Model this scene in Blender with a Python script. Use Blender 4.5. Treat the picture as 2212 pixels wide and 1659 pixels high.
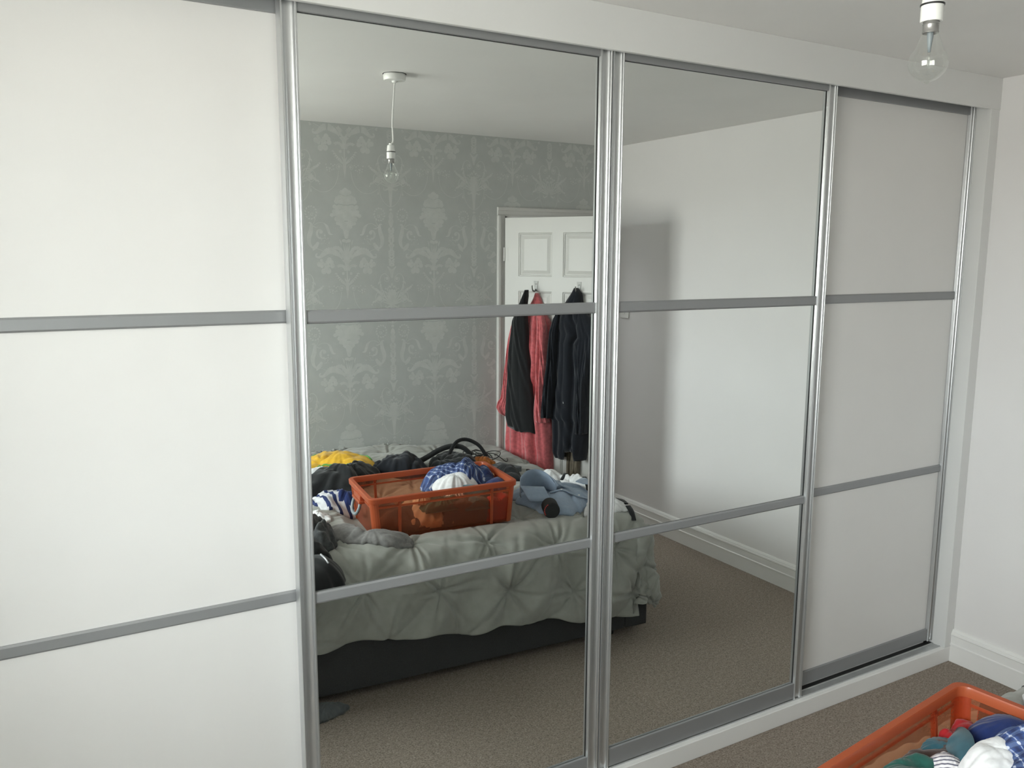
import bpy, bmesh, math, random
import numpy as np
from mathutils import Vector, Matrix, noise
random.seed(7)
PI = math.pi
scn = bpy.context.scene
col = scn.collection
for o in list(bpy.data.objects):
    bpy.data.objects.remove(o)

# ------------------------------------------------------------------ camera
cd = bpy.data.cameras.new('camera'); cam = bpy.data.objects.new('camera', cd); col.objects.link(cam)
RR = ((0.86467497, -0.50230883, 0.00479887), (0.07146611, 0.13246664, 0.9886077), (0.49722207, 0.85448138, -0.15043864))
M = Matrix.Identity(4)
for i in range(3):
    M[i][0] = RR[0][i]; M[i][1] = RR[1][i]; M[i][2] = -RR[2][i]
M[0][3], M[1][3], M[2][3] = -3.35408, -2.02150, 1.71054
cam.matrix_world = M
cd.sensor_fit = 'HORIZONTAL'; cd.sensor_width = 36.0
cd.lens = 36.0 * 1819.46 / 2212.0
cd.clip_start = 0.02; cd.clip_end = 200
scn.camera = cam

# ------------------------------------------------------------------ daylight: overcast sky through the window in wall_left
WIN = dict(x=-4.12, y0=-2.28, y1=-1.00, z0=1.08, z1=2.22)
w = bpy.data.worlds.new('overcast_sky'); scn.world = w; w.use_nodes = True
nt = w.node_tree; nt.nodes.clear()
wo = nt.nodes.new('ShaderNodeOutputWorld'); bg = nt.nodes.new('ShaderNodeBackground')
tc = nt.nodes.new('ShaderNodeTexCoord'); sx = nt.nodes.new('ShaderNodeSeparateXYZ'); cr = nt.nodes.new('ShaderNodeValToRGB')
nt.links.new(tc.outputs['Generated'], sx.inputs[0]); nt.links.new(sx.outputs['Z'], cr.inputs[0])
cr.color_ramp.elements[0].position = 0.0; cr.color_ramp.elements[0].color = (0.58, 0.57, 0.54, 1)
cr.color_ramp.elements[1].position = 0.04; cr.color_ramp.elements[1].color = (0.93, 0.98, 1.0, 1)
nt.links.new(cr.outputs[0], bg.inputs[0]); nt.links.new(bg.outputs[0], wo.inputs[0])
bg.inputs[1].default_value = 36.0
ld = bpy.data.lights.new('window_portal', 'AREA'); lo = bpy.data.objects.new('window_portal', ld); col.objects.link(lo)
ld.shape = 'RECTANGLE'; ld.size = WIN['z1'] - WIN['z0']; ld.size_y = WIN['y1'] - WIN['y0']
lo.location = (WIN['x'] - 0.16, (WIN['y0'] + WIN['y1']) / 2, (WIN['z0'] + WIN['z1']) / 2)
lo.rotation_euler = (0, -PI / 2, 0)
ld.cycles.is_portal = True
# unseen fill light added on the landing to brighten the nook behind the door
ll = bpy.data.lights.new('landing_fill', 'AREA'); llo = bpy.data.objects.new('landing_fill', ll); col.objects.link(llo)
ll.shape = 'RECTANGLE'; ll.size = 0.9; ll.size_y = 0.9; ll.energy = 14; ll.color = (0.95, 0.98, 1.0)
llo.location = (-.62, -3.10, 2.36)
scn.view_settings.view_transform = 'Standard'; scn.view_settings.look = 'None'
scn.view_settings.gamma = 1.0; scn.view_settings.use_curve_mapping = False
scn.view_settings.exposure = 0.0
scn.cycles.max_bounces = 18; scn.cycles.diffuse_bounces = 10; scn.cycles.glossy_bounces = 6
scn.cycles.transparent_max_bounces = 16; scn.cycles.transmission_bounces = 8
scn.cycles.sample_clamp_indirect = 12.0
scn.cycles.caustics_reflective = True

# ------------------------------------------------------------------ helpers
def tag(o, label=None, cat=None, group=None, kind=None):
    if label: o['label'] = label
    if cat: o['category'] = cat
    if group: o['group'] = group
    if kind: o['kind'] = kind
    return o

def empty(name, loc=(0, 0, 0), rz=0.0, label=None, cat=None, group=None, kind=None):
    o = bpy.data.objects.new(name, None); col.objects.link(o)
    o.location = loc; o.rotation_euler = (0, 0, rz); o.empty_display_size = 0.05
    return tag(o, label, cat, group, kind)

def link(name, me, m, parent=None, smooth=False):
    o = bpy.data.objects.new(name, me); col.objects.link(o)
    if m is not None and len(me.materials) == 0: me.materials.append(m)
    if smooth:
        me.polygons.foreach_set('use_smooth', [True] * len(me.polygons))
    if parent is not None: o.parent = parent
    return o

class MB:
    """collects shapes into one mesh"""
    def __init__(s): s.v = []; s.f = []
    def add(s, vs, fs):
        n = len(s.v); s.v += [tuple(v) for v in vs]; s.f += [tuple(i + n for i in f) for f in fs]; return s
    def box(s, x0, x1, y0, y1, z0, z1):
        x0, x1 = sorted((x0, x1)); y0, y1 = sorted((y0, y1)); z0, z1 = sorted((z0, z1))
        vs = [(x, y, z) for z in (z0, z1) for y in (y0, y1) for x in (x0, x1)]
        return s.add(vs, [(0, 2, 3, 1), (4, 5, 7, 6), (0, 1, 5, 4), (2, 6, 7, 3), (0, 4, 6, 2), (1, 3, 7, 5)])
    def bbox(s, x0, x1, y0, y1, z0, z1, b=0.003):
        """box with chamfered edges"""
        x0, x1 = sorted((x0, x1)); y0, y1 = sorted((y0, y1)); z0, z1 = sorted((z0, z1))
        bm = bmesh.new(); bmesh.ops.create_cube(bm, size=1)
        for v in bm.verts:
            v.co = ((x0 + x1) / 2 + v.co.x * (x1 - x0), (y0 + y1) / 2 + v.co.y * (y1 - y0), (z0 + z1) / 2 + v.co.z * (z1 - z0))
        bmesh.ops.bevel(bm, geom=bm.edges[:] + bm.verts[:], offset=b, segments=2, affect='EDGES', profile=0.5)
        bm.verts.index_update()
        s.add([v.co[:] for v in bm.verts], [tuple(v.index for v in f.verts) for f in bm.faces]); bm.free(); return s
    def extrude(s, prof, a, b, axis):
        """closed 2-D profile swept between a and b along an axis ('x': prof=(y,z); 'y': prof=(x,z); 'z': prof=(x,y))"""
        n = len(prof); vs = []
        for t in (a, b):
            for p in prof:
                vs.append({'x': (t, p[0], p[1]), 'y': (p[0], t, p[1]), 'z': (p[0], p[1], t)}[axis])
        fs = [(i, (i + 1) % n, n + (i + 1) % n, n + i) for i in range(n)] + [tuple(range(n))[::-1], tuple(range(n, 2 * n))]
        return s.add(vs, fs)
    def lathe(s, prof, c=(0, 0, 0), seg=32, axis=None):
        """prof = [(r, z)]"""
        vs = []; fs = []; k = len(prof)
        for i in range(seg):
            a = 2 * PI * i / seg
            for r, z in prof: vs.append((c[0] + r * math.cos(a), c[1] + r * math.sin(a), c[2] + z))
        for i in range(seg):
            j = (i + 1) % seg
            for q in range(k - 1): fs.append((i * k + q, j * k + q, j * k + q + 1, i * k + q + 1))
        return s.add(vs, fs)
    def tube(s, pts, r, seg=8, cap=True):
        P = [Vector(p) for p in pts]; n = len(P); vs = []; fs = []
        rr = r if isinstance(r, (list, tuple)) else [r] * n
        t0 = (P[1] - P[0]).normalized(); up = Vector((0, 0, 1)) if abs(t0.z) < 0.9 else Vector((1, 0, 0))
        u = t0.cross(up).normalized()
        for i in range(n):
            t = (P[min(i + 1, n - 1)] - P[max(i - 1, 0)]).normalized()
            u = (u - t * u.dot(t)).normalized(); v = t.cross(u)
            for k in range(seg):
                a = 2 * PI * k / seg; vs.append((P[i] + (u * math.cos(a) + v * math.sin(a)) * rr[i])[:])
        for i in range(n - 1):
            for k in range(seg):
                j = (k + 1) % seg; fs.append((i * seg + k, i * seg + j, (i + 1) * seg + j, (i + 1) * seg + k))
        if cap: fs += [tuple(range(seg))[::-1], tuple(range((n - 1) * seg, n * seg))]
        return s.add(vs, fs)
    def build(s, name, m, parent=None, smooth=False, xf=None, auto=None):
        me = bpy.data.meshes.new(name); vs = s.v
        if xf is not None: vs = [(xf @ Vector(v))[:] for v in vs]
        me.from_pydata(vs, [], s.f); me.update()
        bm = bmesh.new(); bm.from_mesh(me); bmesh.ops.recalc_face_normals(bm, faces=bm.faces); bm.to_mesh(me); bm.free()
        o = link(name, me, m, parent, smooth or auto is not None)
        if auto is not None:
            me.set_sharp_from_angle(angle=math.radians(auto))
        return o

def spline(pts, n=8):
    """Catmull-Rom through points"""
    P = [Vector(p) for p in pts]; P = [2 * P[0] - P[1]] + P + [2 * P[-1] - P[-2]]; out = []
    for i in range(1, len(P) - 2):
        for k in range(n):
            t = k / n
            out.append(0.5 * ((2 * P[i]) + (-P[i - 1] + P[i + 1]) * t + (2 * P[i - 1] - 5 * P[i] + 4 * P[i + 1] - P[i + 2]) * t * t + (-P[i - 1] + 3 * P[i] - 3 * P[i + 1] + P[i + 2]) * t ** 3))
    out.append(P[-2]); return out

# ------------------------------------------------------------------ materials
def base_mat(name):
    m = bpy.data.materials.new(name); m.use_nodes = True
    return m, m.node_tree, m.node_tree.nodes['Principled BSDF']

def mat(name, c, rough=0.6, metal=0.0, var=0.04, scale=40.0, bump=0.0, bscale=200.0, sheen=0.0, spec=0.5, coord='Object', c2=None):
    m, nt, p = base_mat(name); N = nt.nodes; L = nt.links
    t = N.new('ShaderNodeTexCoord'); nz = N.new('ShaderNodeTexNoise'); nz.inputs['Scale'].default_value = scale; nz.inputs['Detail'].default_value = 4
    L.new(t.outputs[coord], nz.inputs['Vector'])
    r = N.new('ShaderNodeValToRGB'); L.new(nz.outputs['Fac'], r.inputs[0])
    a = tuple(max(0, x * (1 - var)) for x in c); b = tuple(min(1, x * (1 + var)) for x in c) if c2 is None else c2
    r.color_ramp.elements[0].position = 0.35; r.color_ramp.elements[1].position = 0.65
    r.color_ramp.elements[0].color = (*a, 1); r.color_ramp.elements[1].color = (*b, 1)
    L.new(r.outputs[0], p.inputs['Base Color'])
    p.inputs['Roughness'].default_value = rough; p.inputs['Metallic'].default_value = metal
    p.inputs['Specular IOR Level'].default_value = spec
    if sheen: p.inputs['Sheen Weight'].default_value = sheen
    if bump:
        n2 = N.new('ShaderNodeTexNoise'); n2.inputs['Scale'].default_value = bscale; L.new(t.outputs[coord], n2.inputs['Vector'])
        bp = N.new('ShaderNodeBump'); bp.inputs['Strength'].default_value = bump; bp.inputs['Distance'].default_value = 0.002
        L.new(n2.outputs['Fac'], bp.inputs['Height']); L.new(bp.outputs[0], p.inputs['Normal'])
    return m

M_WALL = mat('white_emulsion', (0.77, 0.755, 0.75), 0.7, var=0.01, scale=3, bump=0.05, bscale=90)
M_CEIL = mat('ceiling_emulsion', (0.80, 0.79, 0.775), 0.8, var=0.015, scale=2.5, bump=0.05, bscale=60)
M_PAPER = mat('wallpaper_ground', (0.43, 0.445, 0.43), 0.5, var=0.03, scale=14, bump=0.04, bscale=400)
M_PRINT = mat('wallpaper_print', (0.50, 0.515, 0.495), 0.42, var=0.04, scale=25, bump=0.03, bscale=400)
M_GLOSSW = mat('white_gloss_paint', (0.80, 0.795, 0.78), 0.38, var=0.01, scale=5)
M_DOORP = mat('old_white_door_paint', (0.57, 0.565, 0.545), 0.42, var=0.01, scale=5)
M_BOARD = mat('white_melamine_board', (0.70, 0.70, 0.69), 0.42, var=0.01, scale=4)
M_PANEL = mat('white_door_panel', (0.70, 0.69, 0.675), 0.30, var=0.01, scale=4)
M_ALU = mat('satin_aluminium', (0.60, 0.61, 0.615), 0.33, 0.85, var=0.003, scale=6)
M_BAR = mat('silver_foil_bar', (0.275, 0.28, 0.285), 0.40, 0.30, var=0.01, scale=10)
M_GASK_SHADE = mat('black_gasket_and_shade', (0.012, 0.012, 0.012), 0.6)
M_TRACK = mat('silver_track', (0.50, 0.51, 0.51), 0.4, 0.6, var=0.05, scale=30)
M_BASE = mat('charcoal_divan_fabric', (0.040, 0.041, 0.043), 0.9, var=0.15, scale=300, bump=0.2, bscale=900)
M_MATT = mat('mattress_cotton', (0.6, 0.6, 0.58), 0.8)
M_DUVET = mat('grey_cotton_duvet', (0.295, 0.298, 0.272), 0.75, var=0.05, scale=25, bump=0.12, bscale=1200, sheen=0.25)
M_WPLAS = mat('white_plastic', (0.80, 0.80, 0.78), 0.3, var=0.01)
M_BPLAS = mat('black_plastic', (0.015, 0.015, 0.016), 0.35)
M_HOOK = mat('dull_steel', (0.26, 0.26, 0.25), 0.5, 0.5, var=0.03)
M_CHROME = mat('brushed_nickel', (0.42, 0.41, 0.40), 0.33, 0.9, var=0.03)
M_GREYP = mat('grey_plastic', (0.22, 0.25, 0.27), 0.4, var=0.03)

def mirror_mat():
    m, nt, p = base_mat('silvered_mirror'); N = nt.nodes; L = nt.links
    t = N.new('ShaderNodeTexCoord'); nz = N.new('ShaderNodeTexNoise'); nz.inputs['Scale'].default_value = 2.0; L.new(t.outputs['Object'], nz.inputs['Vector'])
    r = N.new('ShaderNodeValToRGB'); L.new(nz.outputs['Fac'], r.inputs[0])
    r.color_ramp.elements[0].color = (0.835, 0.86, 0.845, 1); r.color_ramp.elements[1].color = (0.845, 0.87, 0.855, 1)
    L.new(r.outputs[0], p.inputs['Base Color']); p.inputs['Metallic'].default_value = 1.0; p.inputs['Roughness'].default_value = 0.0
    return m
M_MIRROR = mirror_mat()

def glass_mat(name, tint=(0.96, 0.97, 0.96), rough=0.0, gloss=1.0):
    m = bpy.data.materials.new(name); m.use_nodes = True; nt = m.node_tree; N = nt.nodes; L = nt.links; N.clear()
    o = N.new('ShaderNodeOutputMaterial'); mx = N.new('ShaderNodeMixShader'); tr = N.new('ShaderNodeBsdfTransparent'); gl = N.new('ShaderNodeBsdfGlossy')
    lw0 = N.new('ShaderNodeLayerWeight'); lw0.inputs['Blend'].default_value = 0.5; lw = N.new('ShaderNodeMath'); lw.operation = 'POWER'; lw.inputs[1].default_value = 4.0; L.new(lw0.outputs['Facing'], lw.inputs[0]); lw2 = N.new('ShaderNodeMath'); lw2.operation = 'MULTIPLY_ADD'; lw2.inputs[1].default_value = 0.55; lw2.inputs[2].default_value = 0.06; L.new(lw.outputs[0], lw2.inputs[0])
    nz = N.new('ShaderNodeTexNoise'); nz.inputs['Scale'].default_value = 3.0
    r = N.new('ShaderNodeValToRGB'); r.color_ramp.elements[0].color = (*tint, 1); r.color_ramp.elements[1].color = (*[min(1, x * 1.01) for x in tint], 1)
    L.new(nz.outputs['Fac'], r.inputs[0]); L.new(r.outputs[0], tr.inputs[0])
    gl.inputs['Roughness'].default_value = rough; gl.inputs['Color'].default_value = (gloss, gloss, gloss, 1)
    L.new(lw2.outputs[0], mx.inputs[0]); L.new(tr.outputs[0], mx.inputs[1]); L.new(gl.outputs[0], mx.inputs[2]); L.new(mx.outputs[0], o.inputs[0])
    return m
M_GLASS = glass_mat('clear_window_glass')
M_BULB = glass_mat('clear_bulb_glass', (0.97, 0.98, 0.97))

def carpet_mat():
    m, nt, p = base_mat('speckled_carpet'); N = nt.nodes; L = nt.links
    t = N.new('ShaderNodeTexCoord')
    n1 = N.new('ShaderNodeTexNoise'); n1.inputs['Scale'].default_value = 165; n1.inputs['Detail'].default_value = 8; n1.inputs['Roughness'].default_value = 0.85
    n2 = N.new('ShaderNodeTexNoise'); n2.inputs['Scale'].default_value = 60; n2.inputs['Detail'].default_value = 5
    vo = N.new('ShaderNodeTexVoronoi'); vo.inputs['Scale'].default_value = 190
    for n in (n1, n2, vo): L.new(t.outputs['Object'], n.inputs['Vector'])
    r = N.new('ShaderNodeValToRGB'); e = r.color_ramp.elements
    e[0].position = 0.36; e[0].color = (0.082, 0.067, 0.054, 1); e[1].position = 0.62; e[1].color = (0.58, 0.50, 0.43, 1)
    x = r.color_ramp.elements.new(0.47); x.color = (0.335, 0.280, 0.232, 1)
    L.new(n1.outputs['Fac'], r.inputs[0])
    mx = N.new('ShaderNodeMix'); mx.data_type = 'RGBA'; mx.blend_type = 'MULTIPLY'; mx.inputs[0].default_value = 0.55
    r2 = N.new('ShaderNodeValToRGB'); r2.color_ramp.elements[0].position = 0.3; r2.color_ramp.elements[0].color = (0.6, 0.6, 0.6, 1); r2.color_ramp.elements[1].position = 0.65; r2.color_ramp.elements[1].color = (1, 1, 1, 1)
    L.new(n2.outputs['Fac'], r2.inputs[0]); L.new(r.outputs[0], mx.inputs[6]); L.new(r2.outputs[0], mx.inputs[7])
    L.new(mx.outputs[2], p.inputs['Base Color'])
    bp = N.new('ShaderNodeBump'); bp.inputs['Strength'].default_value = 0.9; bp.inputs['Distance'].default_value = 0.006
    L.new(n1.outputs['Fac'], bp.inputs['Height']); L.new(bp.outputs[0], p.inputs['Normal'])
    p.inputs['Roughness'].default_value = 1.0; p.inputs['Specular IOR Level'].default_value = 0.1
    return m
M_CARPET = carpet_mat()

def crate_mat(name, c, thr, dens):
    """tinted see-through polypropylene: transparent + translucent + satin gloss"""
    m = bpy.data.materials.new(name); m.use_nodes = True; nt = m.node_tree; N = nt.nodes; L = nt.links; N.clear()
    o = N.new('ShaderNodeOutputMaterial'); m1 = N.new('ShaderNodeMixShader'); m2 = N.new('ShaderNodeMixShader'); m3 = N.new('ShaderNodeMixShader')
    tr = N.new('ShaderNodeBsdfTransparent'); tl = N.new('ShaderNodeBsdfTranslucent'); df = N.new('ShaderNodeBsdfDiffuse'); gl = N.new('ShaderNodeBsdfGlossy'); lwf = N.new('ShaderNodeLayerWeight'); lwf.inputs['Blend'].default_value = 0.5; fr0 = N.new('ShaderNodeMath'); fr0.operation = 'POWER'; fr0.inputs[1].default_value = 4.0; L.new(lwf.outputs['Facing'], fr0.inputs[0]); fr = N.new('ShaderNodeMath'); fr.operation = 'MULTIPLY_ADD'; fr.inputs[1].default_value = 0.35; fr.inputs[2].default_value = 0.04; L.new(fr0.outputs[0], fr.inputs[0])
    nz = N.new('ShaderNodeTexNoise'); nz.inputs['Scale'].default_value = 18; r = N.new('ShaderNodeValToRGB')
    r.color_ramp.elements[0].color = (*[x * 0.92 for x in c], 1); r.color_ramp.elements[1].color = (*c, 1)
    L.new(nz.outputs['Fac'], r.inputs[0]); L.new(r.outputs[0], df.inputs[0]); L.new(r.outputs[0], tl.inputs[0])
    tr.inputs[0].default_value = (*thr, 1); gl.inputs['Roughness'].default_value = 0.35
    m1.inputs[0].default_value = 0.45; L.new(df.outputs[0], m1.inputs[1]); L.new(tl.outputs[0], m1.inputs[2])
    m2.inputs[0].default_value = dens; L.new(tr.outputs[0], m2.inputs[1]); L.new(m1.outputs[0], m2.inputs[2])
    L.new(fr.outputs[0], m3.inputs[0]); L.new(m2.outputs[0], m3.inputs[1]); L.new(gl.outputs[0], m3.inputs[2]); L.new(m3.outputs[0], o.inputs[0])
    return m
M_CR_WALL = crate_mat('orange_clear_plastic', (0.60, 0.155, 0.055), (0.93, 0.52, 0.33), 0.30)
M_CR_RIM = crate_mat('orange_thick_plastic', (0.62, 0.160, 0.062), (0.95, 0.42, 0.22), 0.84)

def cloth_mat(name, c, rough=0.85, sheen=0.2, var=0.08):
    return mat(name, c, rough, var=var, scale=60, bump=0.15, bscale=900, sheen=sheen, spec=0.25)

def stripe_mat(name, ca, cb, scale, axis='X', duty=0.5, c3=None):
    m, nt, p = base_mat(name); N = nt.nodes; L = nt.links
    t = N.new('ShaderNodeTexCoord'); wv = N.new('ShaderNodeTexWave'); wv.inputs['Scale'].default_value = scale; wv.bands_direction = axis; wv.wave_profile = 'SIN'; wv.inputs['Distortion'].default_value = 0.6; wv.inputs['Detail Scale'].default_value = 2
    L.new(t.outputs['Object'], wv.inputs['Vector']); r = N.new('ShaderNodeValToRGB'); r.color_ramp.interpolation = 'CONSTANT'
    r.color_ramp.elements[0].color = (*ca, 1); r.color_ramp.elements[1].position = duty; r.color_ramp.elements[1].color = (*cb, 1)
    L.new(wv.outputs['Fac'], r.inputs[0]); L.new(r.outputs[0], p.inputs['Base Color']); p.inputs['Roughness'].default_value = 0.85
    return m

def plaid_mat():
    m, nt, p = base_mat('blue_plaid_cotton'); N = nt.nodes; L = nt.links
    t = N.new('ShaderNodeTexCoord'); mp = N.new('ShaderNodeMapping'); mp.inputs['Rotation'].default_value = (0.3, 0.2, 0.6)
    nz = N.new('ShaderNodeTexNoise'); nz.inputs['Scale'].default_value = 7; nz.inputs['Detail'].default_value = 1
    va = N.new('ShaderNodeVectorMath'); va.operation = 'MULTIPLY_ADD'; va.inputs[1].default_value = (0.16, 0.16, 0.16)
    L.new(t.outputs['Object'], nz.inputs['Vector']); L.new(nz.outputs['Color'], va.inputs[0]); L.new(t.outputs['Object'], va.inputs[2]); L.new(va.outputs[0], mp.inputs[0])
    outs = []
    for ax, sc in (('X', 12.0), ('Y', 12.0), ('X', 31.0), ('Y', 31.0)):
        wv = N.new('ShaderNodeTexWave'); wv.bands_direction = ax; wv.inputs['Scale'].default_value = sc; L.new(mp.outputs[0], wv.inputs['Vector']); outs.append(wv)
    base = N.new('ShaderNodeMix'); base.data_type = 'RGBA'; base.inputs[6].default_value = (0.012, 0.022, 0.085, 1); base.inputs[7].default_value = (0.030, 0.065, 0.21, 1)
    L.new(outs[0].outputs['Fac'], base.inputs[0]); cur = base.outputs[2]
    def over(w_, thr, colr, cur, fac):
        r = N.new('ShaderNodeValToRGB'); r.color_ramp.interpolation = 'CONSTANT'; r.color_ramp.elements[0].color = (0, 0, 0, 1); r.color_ramp.elements[1].position = thr; r.color_ramp.elements[1].color = (fac, fac, fac, 1)
        L.new(w_.outputs['Fac'], r.inputs[0]); mx = N.new('ShaderNodeMix'); mx.data_type = 'RGBA'; L.new(r.outputs[0], mx.inputs[0]); L.new(cur, mx.inputs[6]); mx.inputs[7].default_value = (*colr, 1); return mx.outputs[2]
    cur = over(outs[1], 0.55, (0.085, 0.13, 0.27), cur, 0.65)
    pr = N.new('ShaderNodeMath'); pr.operation = 'MULTIPLY'; L.new(outs[0].outputs['Fac'], pr.inputs[0]); L.new(outs[1].outputs['Fac'], pr.inputs[1])
    class _W: outputs = {'Fac': pr.outputs[0]}
    cur = over(_W, 0.80, (0.55, 0.58, 0.66), cur, 0.9)
    cur = over(outs[0], 0.965, (0.40, 0.45, 0.58), cur, 0.6)
    cur = over(outs[3], 0.93, (0.015, 0.022, 0.06), cur, 0.6)
    L.new(cur, p.inputs['Base Color']); p.inputs['Roughness'].default_value = 0.8
    return m

# =================================================================== SETTING
H = 2.40; XL = -4.12; XE = -3.72; YB = -2.438; YW = 0.66
def struct(o): o['kind'] = 'structure'; return o
struct(MB().box(XL - .2, .2, YB - 1.4, YW + .1, -.12, 0).build('floor', M_CARPET))
struct(MB().box(XL - .2, .2, YB - 1.4, YW + .1, H, H + .12).build('ceiling', M_CEIL))
struct(MB().box(0, .12, YB - 1.3, YW, 0, H).build('wall_right', M_WALL))
struct(MB().box(XL, .0, YW, YW + .1, 0, H).build('wall_front', M_WALL))
lw_ = MB(); a = WIN
lw_.box(XL - .14, XL, YB, a['y0'], 0, H).box(XL - .14, XL, a['y1'], YW, 0, H).box(XL - .14, XL, a['y0'], a['y1'], 0, a['z0']).box(XL - .14, XL, a['y0'], a['y1'], a['z1'], H)
struct(lw_.build('wall_left', M_WALL))
DX0, DX1, DZ = -0.816, -0.102, 1.945          # doorway in the back wall
bw = MB().box(XL - .14, DX0, YB - .12, YB, 0, H).box(DX1, 0, YB - .12, YB, 0, H).box(DX0, DX1, YB - .12, YB, DZ, H)
wall_back = struct(bw.build('wall_back', M_PAPER))
# landing beyond the doorway
struct(MB().box(-1.7, .05, YB - 1.25, YB - 1.2, 0, H).box(-1.72, -1.67, YB - 1.2, YB - .12, 0, H).build('wall_landing', M_WALL))

# window: white frame, two sashes with glazing bars
wf = struct(MB().bbox(XL - .12, XL - .05, a['y0'], a['y0'] + .05, a['z0'], a['z1']).bbox(XL - .12, XL - .05, a['y1'] - .05, a['y1'], a['z0'], a['z1'])
    .bbox(XL - .12, XL - .05, a['y0'], a['y1'], a['z0'], a['z0'] + .05).bbox(XL - .12, XL - .05, a['y0'], a['y1'], a['z1'] - .05, a['z1']).build('window_1', M_WPLAS))
ym = (a['y0'] + a['y1']) / 2
MB().bbox(XL - .12, XL - .05, ym - .03, ym + .03, a['z0'] + .05, a['z1'] - .05).build('mullion', M_WPLAS, wf)
for (p0, p1) in ((a['y0'] + .05, ym - .03), (ym + .03, a['y1'] - .05)):
    MB().box(XL - .088, XL - .082, p0, p1, a['z0'] + .05, a['z1'] - .05).build('pane', M_GLASS, wf)
    g = MB()
    for k in (1, 2):
        y = p0 + (p1 - p0) * k / 3; g.box(XL - .094, XL - .076, y - .009, y + .009, a['z0'] + .05, a['z1'] - .05)
    for k in (1, 2):
        z = a['z0'] + .05 + (a['z1'] - a['z0'] - .1) * k / 3; g.box(XL - .094, XL - .076, p0, p1, z - .009, z + .009)
    g.build('glazing_bar', M_WPLAS, wf)
MB().bbox(XL - .05, XL + .10, a['y0'] - .05, a['y1'] + .05, a['z0'] - .025, a['z0']).build('window_sill', M_GLOSSW, wf)

# skirtings: profile (out, z), moulded like the photograph's double bead
SK = [(0, 0), (.018, 0), (.018, .072), (.021, .074), (.021, .080), (.0165, .083), (.0165, .116), (.019, .120), (.017, .127), (.0135, .129), (.0135, .132), (.011, .136), (.007, .141), (0, .142)]
struct(MB().extrude([(-x, z) for x, z in SK], YB, -.030, 'y').build('baseboard_right', M_GLOSSW))
struct(MB().extrude([(YB + x, z) for x, z in SK], XL, DX0 - .05, 'x').build('baseboard_back', M_GLOSSW))
struct(MB().extrude([(XL + x, z) for x, z in SK], YB, -.030, 'y').build('baseboard_left', M_GLOSSW))

# wallpaper print: raised damask motifs, one printed length of paper after another
class Print:
    def __init__(s): s.v = []; s.f = []
    def poly(s, pts):
        n = len(s.v); s.v += [tuple(p) for p in pts]; s.f.append(tuple(range(n, n + len(pts))))
    def blob(s, u, v, r, k=9, e=1.0, ang=0, lob=0.0, ph=0):
        pts = []
        for i in range(k * (2 if lob else 1)):
            t = 2 * PI * i / (k * (2 if lob else 1)); rr = r * (1 + (lob if i % 2 else -lob))
            x, y = rr * math.cos(t + ph), rr * e * math.sin(t + ph)
            pts.append((u + x * math.cos(ang) - y * math.sin(ang), v + x * math.sin(ang) + y * math.cos(ang)))
        s.poly(pts)
    def stroke(s, pts, w, n=6, jag=0.0):
        P = spline([(p[0], p[1], 0) for p in pts], n); m = len(P); Lf = []; Rt = []
        for i in range(m):
            t = (P[min(i + 1, m - 1)] - P[max(0, i - 1)]); t.normalize(); q = i / (m - 1) * (len(w) - 1); a_ = int(min(q, len(w) - 2)); ww = w[a_] + (w[a_ + 1] - w[a_]) * (q - a_)
            if jag and i % 2: ww *= 1 + jag
            Lf.append((P[i].x - t.y * ww / 2, P[i].y + t.x * ww / 2)); Rt.append((P[i].x + t.y * ww / 2, P[i].y - t.x * ww / 2))
        for i in range(m - 1): s.poly([Lf[i], Rt[i], Rt[i + 1], Lf[i + 1]])
    def leaf(s, u, v, ang, L, W):
        c, d = math.cos(ang), math.sin(ang); out = []
        for (x, y) in ((0, 0), (.25, .5), (.6, .42), (1, 0), (.6, -.42), (.25, -.5)):
            X, Y = x * L, y * W; out.append((u + X * c - Y * d, v + X * d + Y * c))
        s.poly(out)
    def mirror(s):
        n = len(s.v); s.v += [(-u, v) for u, v in s.v[:]]; s.f += [tuple(i + n for i in f)[::-1] for f in s.f[:]]

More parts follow.
